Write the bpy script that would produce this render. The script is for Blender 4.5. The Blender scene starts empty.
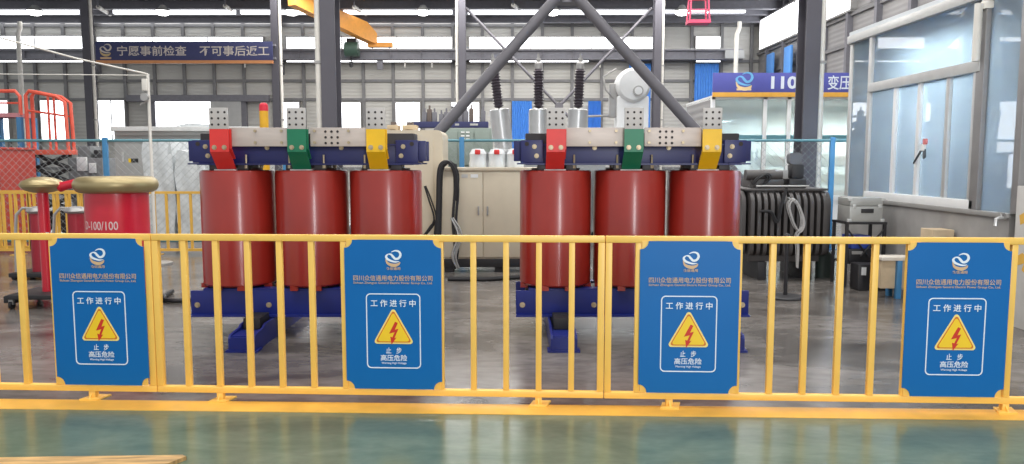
import bpy, bmesh, math, random
from mathutils import Vector, Matrix
random.seed(7)
S = bpy.context.scene
C = S.collection
PI = math.pi

# ------------------------------------------------------------------ camera, world, light
F, PITCH, CAMH = 760.0, math.radians(5.4), 1.65
cd = bpy.data.cameras.new('camera')
cam = bpy.data.objects.new('camera', cd); C.objects.link(cam)
cam.location = (0, 0, CAMH); cam.rotation_euler = (PI/2 - PITCH, 0, 0)
cd.sensor_fit = 'HORIZONTAL'; cd.sensor_width = 36; cd.lens = 36*F/1024; cd.clip_end = 300
S.camera = cam
S.view_settings.view_transform = 'Standard'; S.view_settings.look = 'None'
S.view_settings.gamma = 1; S.view_settings.use_curve_mapping = False
S.view_settings.exposure = 0.36
try:
    S.cycles.use_denoising = True
    S.cycles.max_bounces = 8; S.cycles.diffuse_bounces = 4; S.cycles.glossy_bounces = 4
    S.cycles.transparent_max_bounces = 12; S.cycles.caustics_reflective = False; S.cycles.caustics_refractive = False
    S.cycles.sample_clamp_indirect = 6
except Exception: pass
w = bpy.data.worlds.new('overcast_sky'); S.world = w; w.use_nodes = True
bg = w.node_tree.nodes['Background']; bg.inputs[0].default_value = (0.93, 0.97, 1.0, 1); bg.inputs[1].default_value = 0.62

def area(name, loc, sx, sy, power, color=(1, 0.98, 0.95), rot=(0, 0, 0)):
    l = bpy.data.lights.new(name, 'AREA'); l.shape = 'RECTANGLE'; l.size = sx; l.size_y = sy
    l.energy = power; l.color = color
    o = bpy.data.objects.new(name, l); C.objects.link(o); o.location = loc; o.rotation_euler = rot
    return o
# daylight through the long roof lights of the hall
for k, (y, p) in enumerate(((3.0, 900), (10.0, 900), (18.0, 1100), (27.0, 1300), (35.0, 1300))):
    area('roof_daylight', (0, y, 9.0+.075*(42-y)), 22, 1.6, p*1.15)
area('booth_lamp', (7.2, 9.2, 3.2), 3.2, 1.6, 1350, (0.93, 0.98, 1.0))
area('office_lamp', (9.0, 21.6, 2.9), 5.0, 1.2, 450, (0.95, 1.0, 1.0))
# added light behind the viewer, right of the axis, streaking the coils
area('streak_light', (3.2, -7.0, 3.0), 1.6, 5.5, 420, (0.97, 0.98, 1.0), (PI/2, 0, 0))

# ------------------------------------------------------------------ pixel <-> place
def ray(px, py):
    a, b = (px-512)/F, (232-py)/F
    return Vector((a, math.cos(PITCH)+b*math.sin(PITCH), -math.sin(PITCH)+b*math.cos(PITCH)))
def P(px, py, Y):
    d = ray(px, py); return Vector((0, 0, CAMH)) + d*(Y/d.y)
def PX(px, py, X):
    d = ray(px, py); return Vector((0, 0, CAMH)) + d*(X/d.x)
def G(px, py, z=0):
    d = ray(px, py); return Vector((0, 0, CAMH)) + d*((z-CAMH)/d.z)

# ------------------------------------------------------------------ materials
def lin(c): return tuple(((v/255)/12.92 if v/255 <= .04045 else ((v/255+.055)/1.055)**2.4) for v in c)
_M = {}
def mat(name, rgb, rough=.5, metal=0., var=.06, scale=6., spec=.5, coat=0., bump=0., stretch=None):
    if name in _M: return _M[name]
    m = bpy.data.materials.new(name); m.use_nodes = True
    n, l = m.node_tree.nodes, m.node_tree.links
    b = n['Principled BSDF']; c = lin(rgb)
    tc = n.new('ShaderNodeTexCoord'); no = n.new('ShaderNodeTexNoise')
    no.inputs['Scale'].default_value = scale; no.inputs['Detail'].default_value = 5
    src = tc.outputs['Object']
    if stretch:
        mp = n.new('ShaderNodeMapping'); mp.inputs['Scale'].default_value = stretch
        l.new(src, mp.inputs['Vector']); src = mp.outputs['Vector']
    l.new(src, no.inputs['Vector'])
    r = n.new('ShaderNodeValToRGB')
    r.color_ramp.elements[0].position = .3; r.color_ramp.elements[1].position = .7
    r.color_ramp.elements[0].color = tuple(max(0, v*(1-var)) for v in c)+(1,)
    r.color_ramp.elements[1].color = tuple(min(1, v*(1+var)) for v in c)+(1,)
    l.new(no.outputs['Fac'], r.inputs['Fac']); l.new(r.outputs['Color'], b.inputs['Base Color'])
    b.inputs['Roughness'].default_value = rough; b.inputs['Metallic'].default_value = metal
    b.inputs['Specular IOR Level'].default_value = spec; b.inputs['Coat Weight'].default_value = coat
    b.inputs['Coat Roughness'].default_value = .12
    if bump:
        bp = n.new('ShaderNodeBump'); bp.inputs['Strength'].default_value = bump; bp.inputs['Distance'].default_value = .01
        l.new(no.outputs['Fac'], bp.inputs['Height']); l.new(bp.outputs['Normal'], b.inputs['Normal'])
    _M[name] = m; return m
def emit(name, rgb, s):
    if name in _M: return _M[name]
    m = bpy.data.materials.new(name); m.use_nodes = True
    n, l = m.node_tree.nodes, m.node_tree.links
    b = n['Principled BSDF']; b.inputs['Base Color'].default_value = (.8, .8, .8, 1)
    b.inputs['Emission Color'].default_value = lin(rgb)+(1,); b.inputs['Emission Strength'].default_value = s
    _M[name] = m; return m
def glass(name, rgb, haze=.3, hazergb=(200, 222, 232)):
    m = bpy.data.materials.new(name); m.use_nodes = True
    n, l = m.node_tree.nodes, m.node_tree.links
    n.remove(n['Principled BSDF']); out = n['Material Output']
    t = n.new('ShaderNodeBsdfTransparent'); t.inputs[0].default_value = lin(rgb)+(1,)
    d = n.new('ShaderNodeBsdfDiffuse'); d.inputs[0].default_value = lin(hazergb)+(1,)
    g = n.new('ShaderNodeBsdfGlossy'); g.inputs['Roughness'].default_value = .02
    fr = n.new('ShaderNodeFresnel'); fr.inputs[0].default_value = 1.9
    tc = n.new('ShaderNodeTexCoord'); no = n.new('ShaderNodeTexNoise'); no.inputs['Scale'].default_value = 1.3
    l.new(tc.outputs['Object'], no.inputs['Vector'])
    mr = n.new('ShaderNodeMapRange'); mr.inputs['To Min'].default_value = haze*.7; mr.inputs['To Max'].default_value = haze*1.3
    l.new(no.outputs['Fac'], mr.inputs['Value'])
    a = n.new('ShaderNodeMixShader'); bmix = n.new('ShaderNodeMixShader')
    tl = n.new('ShaderNodeBsdfTranslucent'); tl.inputs[0].default_value = lin(hazergb)+(1,)
    hz = n.new('ShaderNodeMixShader'); hz.inputs[0].default_value = .55
    l.new(d.outputs[0], hz.inputs[1]); l.new(tl.outputs[0], hz.inputs[2])
    l.new(mr.outputs['Result'], a.inputs[0]); l.new(t.outputs[0], a.inputs[1]); l.new(hz.outputs[0], a.inputs[2])
    l.new(fr.outputs[0], bmix.inputs[0]); l.new(a.outputs[0], bmix.inputs[1]); l.new(g.outputs[0], bmix.inputs[2])
    l.new(bmix.outputs[0], out.inputs['Surface'])
    return m
def floor_mat(name, c0, c1, c2, rlo, rhi, sc, stretch=(1, 1, 1), coat=0., scuff=.5):
    m = bpy.data.materials.new(name); m.use_nodes = True
    n, l = m.node_tree.nodes, m.node_tree.links; b = n['Principled BSDF']
    tc = n.new('ShaderNodeTexCoord'); mp = n.new('ShaderNodeMapping'); mp.inputs['Scale'].default_value = stretch
    l.new(tc.outputs['Object'], mp.inputs['Vector'])
    a = n.new('ShaderNodeTexNoise'); a.inputs['Scale'].default_value = sc; a.inputs['Detail'].default_value = 9; a.inputs['Roughness'].default_value = .65
    a.inputs['Distortion'].default_value = .8
    l.new(mp.outputs['Vector'], a.inputs['Vector'])
    r = n.new('ShaderNodeValToRGB'); e = r.color_ramp.elements
    e[0].position = .32; e[0].color = lin(c0)+(1,); e[1].position = .68; e[1].color = lin(c2)+(1,)
    k = e.new(.5); k.color = lin(c1)+(1,)
    l.new(a.outputs['Fac'], r.inputs['Fac'])
    f = n.new('ShaderNodeTexNoise'); f.inputs['Scale'].default_value = sc*9; f.inputs['Detail'].default_value = 6
    l.new(mp.outputs['Vector'], f.inputs['Vector'])
    mx = n.new('ShaderNodeMix'); mx.data_type = 'RGBA'; mx.blend_type = 'MULTIPLY'; mx.inputs[0].default_value = scuff
    r2 = n.new('ShaderNodeValToRGB'); r2.color_ramp.elements[0].position = .25; r2.color_ramp.elements[0].color = (.55, .53, .52, 1); r2.color_ramp.elements[1].position = .6
    l.new(f.outputs['Fac'], r2.inputs['Fac']); l.new(r.outputs['Color'], mx.inputs[6]); l.new(r2.outputs['Color'], mx.inputs[7])
    l.new(mx.outputs[2], b.inputs['Base Color'])
    mr = n.new('ShaderNodeMapRange'); mr.inputs['To Min'].default_value = rlo; mr.inputs['To Max'].default_value = rhi
    l.new(a.outputs['Fac'], mr.inputs['Value']); l.new(mr.outputs['Result'], b.inputs['Roughness'])
    b.inputs['Coat Weight'].default_value = coat; b.inputs['Coat Roughness'].default_value = .05
    return m
def clad_mat(name, rgb, dark, freq, axis='Z'):
    """ribbed sheet cladding: fine horizontal ribs by wave bump and colour"""
    m = mat(name, rgb, .55, 0, .05, .6)
    n, l = m.node_tree.nodes, m.node_tree.links; b = n['Principled BSDF']
    tc = n.new('ShaderNodeTexCoord'); wv = n.new('ShaderNodeTexWave'); wv.bands_direction = axis; wv.inputs['Scale'].default_value = freq
    l.new(tc.outputs['Object'], wv.inputs['Vector'])
    bp = n.new('ShaderNodeBump'); bp.inputs['Strength'].default_value = .35; bp.inputs['Distance'].default_value = .03
    l.new(wv.outputs['Fac'], bp.inputs['Height']); l.new(bp.outputs['Normal'], b.inputs['Normal'])
    return m

YEL = mat('yellow_paint', (250, 202, 100), .38, 0, .04)
YELF = mat('yellow_floor_paint', (230, 176, 74), .4, 0, .14, 5)
YEL2 = mat('dull_yellow_paint', (226, 178, 78), .5, 0, .06)
SIGN = mat('sign_blue', (6, 104, 176), .42, 0, .03, 3, .3)
WHITE = mat('white_paint', (235, 236, 236), .5, 0, .03)
SIGNW = mat('sign_white', (232, 240, 248), .5, 0, .02)
GOLD = mat('sign_gold', (214, 178, 138), .5, 0, .03)
SIGNY = mat('sign_yellow', (248, 206, 42), .45, 0, .02)
SIGNR = mat('sign_red', (206, 48, 30), .45, 0, .02)
SIGNO = mat('sign_orange', (214, 120, 34), .45, 0, .02)
PALEE = mat('sign_pale_yellow', (250, 226, 130), .45, 0, .02)
COIL = mat('red_brown_resin', (150, 40, 31), .30, 0, .10, 2.5, .5, .35)
COILD = mat('dark_resin', (70, 40, 36), .5)
NAVY = mat('navy_clamp_paint', (28, 32, 92), .4, 0, .08)
BLUEC = mat('blue_foot_paint', (24, 38, 116), .42, 0, .10)
STEEL = mat('tinned_copper', (198, 186, 178), .5, .35, .07, 4, .5, 0, 0, (1, 1, 6))
PLATE = mat('drilled_plate', (190, 186, 183), .55, .2, .05)
HOLE = mat('bolt_hole', (52, 46, 46), .8)
TRED = mat('terminal_red', (222, 56, 52), .42)
TGRN = mat('terminal_green', (22, 118, 84), .42)
TYEL = mat('terminal_yellow', (240, 190, 26), .42)
BOLT = mat('zinc_bolt', (182, 166, 138), .4, .5)
CORE = mat('dark_core_steel', (52, 48, 50), .5, .3)
RUBBER = mat('black_rubber', (34, 33, 36), .6)
BLACK = mat('black_paint', (40, 39, 42), .5, 0, .15)
COLM = mat('column_grey_paint', (88, 86, 94), .55, 0, .06, 2)
COLD = mat('hazed_steel_paint', (124, 123, 130), .6, 0, .08)  # steel grey lightened to stand in for haze in the far hall
PIPE = mat('white_pipe', (226, 222, 214), .45)
BRACE = mat('brace_grey_paint', (104, 102, 108), .5, 0, .06)
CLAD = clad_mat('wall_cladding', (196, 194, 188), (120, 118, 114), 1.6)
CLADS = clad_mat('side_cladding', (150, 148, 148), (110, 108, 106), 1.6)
GIRT = mat('girt_grey', (128, 127, 128), .6)
ROOFM = mat('roof_sheet', (120, 120, 124), .6)
DAY = emit('daylight_pane', (248, 251, 255), 3.2)
DAYS = emit('roof_light_pane', (248, 251, 255), 2.2)
LAMP = emit('lamp_glow', (255, 255, 252), 9.0)
ALU = mat('aluminium_frame', (206, 206, 204), .36, .35, .05)
ALUG = mat('grey_aluminium', (168, 166, 164), .4, .35, .05)
BEIGE = mat('beige_cabinet', (206, 194, 172), .5, 0, .03)
GREYC = mat('grey_cabinet', (190, 190, 188), .5, 0, .04)
GREENG = mat('grey_green_cabinet', (140, 152, 144), .5, 0, .05)
FBLUE = mat('blue_fence_paint', (66, 130, 178), .45)
MESHW = mat('wire_grey', (150, 156, 158), .6)
TEAL = mat('teal_rail_paint', (98, 146, 158), .45)
BRED = mat('bright_red_tube', (206, 34, 56), .32, 0, .05, 3, .5, .3)
BGOLD = mat('bronze_electrode', (168, 152, 112), .38, .55, .08, 5)
ORANGE = mat('orange_paint', (244, 168, 76), .5)
ORED = mat('hazed_orange_red', (226, 100, 80), .5)  # red paled in the colour itself for distance haze
CRED = mat('container_red', (178, 66, 56), .55, 0, .10)
CURT = mat('blue_sheet', (92, 156, 232), .55, 0, .05)
BANNER = mat('banner_navy', (58, 62, 104), .6, 0, .05)
BANT = mat('banner_letter', (206, 196, 188), .6)
SGNP = mat('sign_violet_blue', (88, 92, 176), .5, 0, .03)
SILV = mat('silver_bushing', (206, 206, 206), .3, .5, .04)
PORC = mat('dark_porcelain', (84, 76, 84), .35)
TANK = mat('dark_tank_paint', (80, 76, 75), .45, 0, .12)
TANKL = mat('grey_tank_paint', (160, 162, 164), .5)
GWALL = mat('grey_stone_wall', (158, 156, 154), .55, 0, .16, 3)
FILM = mat('plastic_film', (214, 218, 220), .25, 0, .12, 9, .6, 0, .9)
CARD = mat('cardboard', (196, 176, 146), .7, 0, .12)
WOODP = mat('weathered_wood', (186, 150, 98), .5, 0, .5, 4, .5, 0, 0, (1, 8, 1))
PINK = mat('pink_red_paint', (206, 72, 104), .5)
DKGRN = mat('hoist_green', (70, 96, 84), .5)
GLS = glass('booth_glass', (232, 245, 251), .5, (224, 239, 249))
GLS2 = glass('office_glass', (238, 242, 240), .5, (226, 234, 230))

# ------------------------------------------------------------------ mesh builder
class MB:
    def __init__(self): self.bm = bmesh.new(); self.mats = []
    def _mi(self, m):
        if m not in self.mats: self.mats.append(m)
        return self.mats.index(m)
    def _done(self, verts, m):
        i = self._mi(m); s = set(verts)
        for f in {f for v in s for f in v.link_faces}:
            f.material_index = i
    def box(self, lo, hi, m, bevel=0., M=None):
        lo = Vector(lo); hi = Vector(hi); c = (lo+hi)/2; d = hi-lo
        r = bmesh.ops.create_cube(self.bm, size=1)['verts']
        bmesh.ops.scale(self.bm, vec=d, verts=r); bmesh.ops.translate(self.bm, vec=c, verts=r)
        if bevel:
            ed = list({e for v in r for e in v.link_edges})
            q = bmesh.ops.bevel(self.bm, geom=ed, offset=bevel, segments=2, affect='EDGES', profile=.6)
            r = list({v for f in q['faces'] for v in f.verts} | {v for v in r if v.is_valid})
        if M: bmesh.ops.transform(self.bm, matrix=M, verts=r)
        self._done(r, m); return self
    def cyl(self, p0, p1, r0, m, r1=None, seg=20, cap=True):
        p0 = Vector(p0); p1 = Vector(p1); r1 = r0 if r1 is None else r1
        d = p1-p0
        r = bmesh.ops.create_cone(self.bm, cap_ends=cap, segments=seg, radius1=r0, radius2=r1, depth=d.length)['verts']
        q = Vector((0, 0, 1)).rotation_difference(d.normalized()).to_matrix().to_4x4()
        bmesh.ops.transform(self.bm, matrix=Matrix.Translation((p0+p1)/2) @ q, verts=r)
        self._done(r, m); return self
    def lathe(self, prof, m, c=(0, 0, 0), seg=32, M=None):
        bm = self.bm; rings = []; new = []
        for (r, z) in prof:
            if r < 1e-5:
                v = bm.verts.new((0, 0, z)); rings.append([v]); new.append(v)
            else:
                ring = [bm.verts.new((r*math.cos(2*PI*k/seg), r*math.sin(2*PI*k/seg), z)) for k in range(seg)]
                rings.append(ring); new += ring
        for a, b in zip(rings, rings[1:]):
            for k in range(seg):
                k2 = (k+1) % seg
                if len(a) == 1 and len(b) == 1: continue
                if len(a) == 1: bm.faces.new((a[0], b[k2], b[k])) if False else bm.faces.new((a[0], b[k], b[k2]))
                elif len(b) == 1: bm.faces.new((a[k], a[k2], b[0]))
                else: bm.faces.new((a[k], a[k2], b[k2], b[k]))
        T_ = Matrix.Translation(c)
        if M: T_ = T_ @ M
        bmesh.ops.transform(bm, matrix=T_, verts=new)
        self._done(new, m); return self
    def tube(self, pts, r, m, seg=8, closed=False):
        bm = self.bm; pts = [Vector(p) for p in pts]; n = len(pts); rings = []; up = None
        for i, p in enumerate(pts):
            a = pts[i-1] if (i > 0 or closed) else p; b = pts[(i+1) % n] if (i < n-1 or closed) else p
            t = (b-a).normalized()
            if up is None:
                up = Vector((0, 0, 1)) if abs(t.z) < .9 else Vector((0, 1, 0))
            x = up.cross(t)
            if x.length < 1e-4: x = Vector((1, 0, 0)).cross(t)
            x.normalize(); y = t.cross(x); up = y
            rings.append([bm.verts.new(p + x*r*math.cos(2*PI*k/seg) + y*r*math.sin(2*PI*k/seg)) for k in range(seg)])
        prs = list(zip(rings, rings[1:])) + ([(rings[-1], rings[0])] if closed else [])
        for a, b in prs:
            for k in range(seg): bm.faces.new((a[k], a[(k+1) % seg], b[(k+1) % seg], b[k]))
        if not closed:
            bm.faces.new(list(reversed(rings[0]))); bm.faces.new(rings[-1])
        self._done([v for q in rings for v in q], m); return self
    def prism(self, poly, d0, d1, m, plane='XZ', M=None):
        """poly extruded along the third axis from d0 to d1"""
        def put(a, b, d): return {'XZ': (a, d, b), 'YZ': (d, a, b), 'XY': (a, b, d)}[plane]
        bm = self.bm
        A = [bm.verts.new(put(a, b, d0)) for a, b in poly]; B = [bm.verts.new(put(a, b, d1)) for a, b in poly]
        bm.faces.new(A); bm.faces.new(list(reversed(B)))
        n = len(poly)
        for i in range(n): bm.faces.new((A[i], B[i], B[(i+1) % n], A[(i+1) % n]))
        if M: bmesh.ops.transform(bm, matrix=M, verts=A+B)
        self._done(A+B, m); return self
    def quad(self, pts, m):
        v = [self.bm.verts.new(p) for p in pts]; self.bm.faces.new(v); self._done(v, m); return self
    def build(self, name, parent=None, loc=None, smooth=True):
        bm = self.bm
        bmesh.ops.recalc_face_normals(bm, faces=bm.faces[:])
        if smooth:
            for f in bm.faces: f.smooth = True
            for e in bm.edges:
                if len(e.link_faces) != 2 or e.calc_face_angle(0) > math.radians(32): e.smooth = False
        me = bpy.data.meshes.new(name); bm.to_mesh(me); bm.free()
        for m in self.mats: me.materials.append(m)
        o = bpy.data.objects.new(name, me); C.objects.link(o)
        if parent: o.parent = parent
        if loc is not None: o.location = loc
        return o

def tag(o, label=None, cat=None, group=None, kind=None):
    if label: o['label'] = label
    if cat: o['category'] = cat
    if group: o['group'] = group
    if kind: o['kind'] = kind
    return o
def thing(name, label, cat, loc=(0, 0, 0), rz=0, group=None):
    o = bpy.data.objects.new(name, None); C.objects.link(o); o.empty_display_size = .2
    o.location = loc; o.rotation_euler = (0, 0, rz)
    return tag(o, label, cat, group)
def struct(o): o['kind'] = 'structure'; return o
def copy_tree(o, parent=None):
    c = o.copy(); C.objects.link(c)
    if parent: c.parent = parent
    for ch in list(o.children): copy_tree(ch, c)
    return c
_TX = {}
def text_mesh(body, wd, ht, m, bold=.0, depth=.0015):
    """letters as a mesh facing -Y, centred, stretched to wd x ht"""
    key = (body, round(wd, 4), round(ht, 4), m.name)
    if key in _TX: return _TX[key]
    cu = bpy.data.curves.new('letters', 'FONT'); cu.body = body; cu.size = 1; cu.offset = bold; cu.extrude = .01; cu.resolution_u = 3
    ob = bpy.data.objects.new('letters', cu); C.objects.link(ob)
    bpy.context.view_layer.update()
    me = bpy.data.meshes.new_from_object(ob.evaluated_get(bpy.context.evaluated_depsgraph_get()))
    bpy.data.objects.remove(ob); bpy.data.curves.remove(cu)
    xs = [v.co.x for v in me.vertices]; ys = [v.co.y for v in me.vertices]
    x0, x1, y0, y1 = min(xs), max(xs), min(ys), max(ys)
    for v in me.vertices:
        x = (v.co.x-(x0+x1)/2)*wd/(x1-x0); y = (v.co.y-(y0+y1)/2)*ht/(y1-y0); z = v.co.z*depth/.02
        v.co = (x, -z, y)
    me.materials.clear(); me.materials.append(m); me.name = 'lettering'
    _TX[key] = me; return me
def letters(body, wd, ht, m, parent, loc, bold=.02, name='lettering', rz=0):
    o = bpy.data.objects.new(name, text_mesh(body, wd, ht, m, bold)); C.objects.link(o)
    o.parent = parent; o.location = loc; o.rotation_euler = (0, 0, rz); return o
def rrect(x0, z0, x1, z1, r, n=5):
    pts = []
    for cx, cz, a0 in ((x1-r, z1-r, 0), (x0+r, z1-r, 90), (x0+r, z0+r, 180), (x1-r, z0+r, 270)):
        for k in range(n+1):
            a = math.radians(a0+90*k/n); pts.append((cx+r*math.cos(a), cz+r*math.sin(a)))
    return pts
def ring_prism(mb, outer, inner, d0, d1, m):
    bm = mb.bm; n = len(outer)
    A = [bm.verts.new((a, d0, b)) for a, b in outer]; B = [bm.verts.new((a, d0, b)) for a, b in inner]
    A1 = [bm.verts.new((a, d1, b)) for a, b in outer]; B1 = [bm.verts.new((a, d1, b)) for a, b in inner]
    for i in range(n):
        j = (i+1) % n
        bm.faces.new((A[i], A[j], B[j], B[i])); bm.faces.new((A1[i], B1[i], B1[j], A1[j]))
        bm.faces.new((A[i], A1[i], A1[j], A[j])); bm.faces.new((B[i], B[j], B1[j], B1[i]))
    mb._done(A+B+A1+B1, m)
def bez(p0, p1, p2, p3, n=10):
    o = []
    for k in range(n+1):
        t = k/n; s = 1-t
        o.append(tuple(s**3*a+3*s*s*t*b+3*s*t*t*c+t**3*d for a, b, c, d in zip(p0, p1, p2, p3)))
    return o

# ================================================================== SETTING
FY = lambda x: 5.026-.0455*x            # line of the yellow barrier on the floor
def stripe_y(px, py): return G(px, py)
a0, a1, b0, b1 = G(0, 409), G(1024, 420.5), G(0, 399), G(1024, 410)
def lineY(p, q, x): return p.y+(q.y-p.y)*(x-p.x)/(q.x-p.x)
GREYF = floor_mat('polished_concrete', (66, 62, 60), (112, 107, 103), (140, 134, 130), .13, .32, .7, (.8, 1.7, 1), .0, .8)
GRNF = floor_mat('green_epoxy', (82, 100, 84), (98, 114, 96), (110, 124, 106), .12, .26, 1.1, (1, 2.2, 1), .0, .3)
f = MB()
XL, XR, YB = -34.0, 13.4, 42.0
f.quad([(XL, lineY(b0, b1, XL)-.06, 0), (XR, lineY(b0, b1, XR)-.06, 0), (XR, YB, 0), (XL, YB, 0)], GREYF)
f.quad([(XL, -3, 0), (XR, -3, 0), (XR, lineY(b0, b1, XR)-.06, 0), (XL, lineY(b0, b1, XL)-.06, 0)], GRNF)
struct(f.build('floor'))
t = MB(); yl = []
t.box((-14, 0, 0), (12, 1, .002), YELF)
for v in t.bm.verts:
    yy = lineY(a0, a1, v.co.x) if v.co.y < .5 else lineY(b0, b1, v.co.x)
    v.co.y = yy
struct(t.build('trim_1'))

# back wall: cladding with girts in its own mesh
wb = MB()
wb.box((XL, YB, 0), (XR, YB+.2, 10.2), CLAD)
for z in (8.9, 7.0, 5.95, 4.95, 1.2):
    wb.box((XL, YB-.10, z-.07), (XR, YB, z+.07), GIRT)
gx = XL
while gx < XR:
    wb.box((gx-.08, YB-.14, 0), (gx+.08, YB, 10), GIRT); gx += 1.62
struct(wb.build('wall_back'))
wr = MB()
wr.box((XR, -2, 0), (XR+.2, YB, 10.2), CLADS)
for z in (5.0, 6.2, 7.35):
    wr.box((XR-.12, 8, z-.07), (XR, YB, z+.07), GIRT)
yy = 9.0
while yy < YB:
    wr.box((XR-.22, yy-.1, 0), (XR, yy+.1, 10), COLD); yy += 2.4
struct(wr.build('wall_right'))
# roof with purlins
rf = MB()
def rz(y): return 9.25+.075*(YB-y)
rf.prism([(YB, rz(YB)), (-3, rz(-3)), (-3, rz(-3)+.2), (YB, rz(YB)+.2)], XL, XR, ROOFM, 'YZ')
ceiling = struct(rf.build('ceiling'))
for y in (41.2, 39.9, 38.6, 37.1, 35.6):
    m = MB(); m.box((XL, y-.09, rz(y)-.34), (XR, y+.09, rz(y)), COLD)
    if y in (41.2, 38.6): m.box((XL, y-.16, rz(y)-.40), (XR, y+.16, rz(y)-.34), COLD)
    m.build('purlin', ceiling)
wn = 0
def window(lo, hi, m=None, frame=.06, mull=0, fm=None, kind='window'):
    """daylight pane with its frame, on the back wall (Y) """
    global wn; wn += 1
    x0, z0 = lo; x1, z1 = hi; y = YB-.26
    fr = MB(); k = fm or ALUG
    fr.box((x0-frame, y, z0-frame), (x1+frame, YB, z0), k); fr.box((x0-frame, y, z1), (x1+frame, YB, z1+frame), k)
    fr.box((x0-frame, y, z0), (x0, YB, z1), k); fr.box((x1, y, z0), (x1+frame, YB, z1), k)
    for i in range(mull):
        x = x0+(x1-x0)*(i+1)/(mull+1); fr.box((x-.03, y, z0), (x+.03, YB, z1), k)
    o = struct(fr.build('%s_%d' % (kind, wn)))
    p = MB(); p.box((x0, y+.03, z0), (x1, y+.05, z1), m or DAY); p.build('pane', o)
    return o
def bx(px, py): q = P(px, py, YB); return (q.x, q.z)
for (x0, y0, x1, y1) in ((-60, 37, 86, 50), (100, 38, 264, 50), (288, 38, 452, 50), (470, 38, 652, 50), (695, 37.5, 719, 49)):
    A = bx(x0, y1); B = bx(x1, y0); window(A, B, mull=max(0, int((x1-x0)/62)))
for (x0, y0, x1, y1, mu) in ((-8, 101, 10, 140, 0), (45, 101, 69, 140, 1), (102, 101, 126, 140, 1), (281, 103, 300, 140, 0),
                             (343, 103, 361, 135, 0), (397, 103, 420, 133, 0), (452, 103, 479, 133, 1)):
    window(bx(x0, y1), bx(x1, y0), mull=mu)
# low gap of light under the crane beam
for (x0, x1) in ((-60, 86), (288, 452), (470, 588), (695, 719)):
    window(bx(x0, 62.6), bx(x1, 60.8), frame=.03)
# doorway with daylight
A = bx(160, 165); B = bx(243, 102)
wn = 0
dr = MB(); y = YB-.3
dr.box((A[0]-.25, y, 0), (A[0], YB, B[1]+.2), COLD); dr.box((B[0], y, 0), (B[0]+.25, YB, B[1]+.2), COLD)
dr.box((A[0]-1.5, y-.1, B[1]), (B[0]+1.5, YB, B[1]+.35), COLD)
d = struct(dr.build('door_1'))
m = MB(); m.box((A[0], YB-.24, 0), (B[0], YB-.2, B[1]), DAY); m.build('opening', d)
m = MB(); m.box((bx(214, 130)[0], YB-.38, 0), (B[0], YB-.26, B[1]), GREYC); m.build('door_leaf', d)
# strip window in the right wall
wq = MB(); y0_, y1_ = 30.2, 41.2
z0_, z1_ = 7.5, 9.0
wq.box((XR-.26, y0_, z0_-.08), (XR, y1_, z0_), ALUG); wq.box((XR-.26, y0_, z1_), (XR, y1_, z1_+.08), ALUG)
for y in (y0_, 33.8, 36.2, y1_): wq.box((XR-.26, y-.05, z0_), (XR, y+.05, z1_), ALUG)
o = struct(wq.build('window_20'))
p = MB(); p.box((XR-.24, y0_, z0_), (XR-.23, y1_, z1_), DAY); p.build('pane', o)
wq = MB(); y0_, y1_ = 22.5, 29.0; z0_, z1_ = 7.7, 9.3
wq.box((XR-.26, y0_, z0_-.08), (XR, y1_, z0_), ALUG); wq.box((XR-.26, y0_, z1_), (XR, y1_, z1_+.08), ALUG)
o = struct(wq.build('window_21'))
p = MB(); p.box((XR-.24, y0_, z0_), (XR-.23, y1_, z1_), DAY); p.build('pane', o)
# roof light strips near the eaves
for i, (x0, x1, py, Y) in enumerate(((-40, 78, 10.3, 39.2), (114, 235, 10.3, 39.2), (241, 318, 10.3, 39.2), (344, 452, 10.3, 39.2), (468, 648, 10.3, 39.2), (662, 745, 9, 39.2))):
    q0 = P(x0, py, Y); q1 = P(x1, py, Y)
    m = MB(); m.box((q0.x, Y-.12, q0.z-.18), (q1.x, Y+.12, q0.z+.16), DAYS)
    # hung on the purlin row
    for xx in (q0.x+.2, q1.x-.2): m.box((xx-.03, Y-.03, q0.z), (xx+.03, Y+.03, rz(Y)), COLD)
    o = struct(m.build('window_%d' % (30+i)))
for i, (x0, x1, py, Y) in enumerate(((-40, 85, 20.5, 41.6), (97, 270, 20.5, 41.6), (285, 455, 20.5, 41.6), (470, 540, 20.5, 41.6))):
    q0 = P(x0, py, Y); q1 = P(x1, py, Y)
    m = MB(); m.box((q0.x, Y-.05, q0.z-.05), (q1.x, YB, q0.z+.05), DAYS); struct(m.build('window_%d' % (40+i)))
# pendant high-bay lamps
PEND = []
for i, (px, lab) in enumerate(((35, 'round high bay lamp glowing near the roof, leftmost of the row'), (163, 'round high bay lamp glowing above the navy banner'),
                    (292, 'round high bay lamp glowing just left of the tall grey column'), (423, 'round high bay lamp glowing right of the orange jib crane'),
                    (553, 'round high bay lamp glowing beside the top of the crossing pipe braces'), (682, 'round high bay lamp glowing left of the pink cage'))):
    q = P(px, 11.5, 38.0)
    T = thing('high_bay_lamp', lab, 'lamp', q, 0, 'high bay lamps under the roof')
    m = MB(); m.lathe([(0, .3), (.12, .3), (.2, .18), (.42, 0), (.38, 0), (.18, .12), (0, .14)], ALU); m.build('reflector', T)
    m = MB(); m.lathe([(0, -.2), (.2, -.17), (.33, -.08), (.38, .0), (.18, .1), (0, .12)], LAMP); m.build('bulb', T)
    m = MB(); m.cyl((0, 0, .28), (0, 0, rz(38.0)-q.z), .025, COLD, seg=8); m.build('hanger', T)

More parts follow.
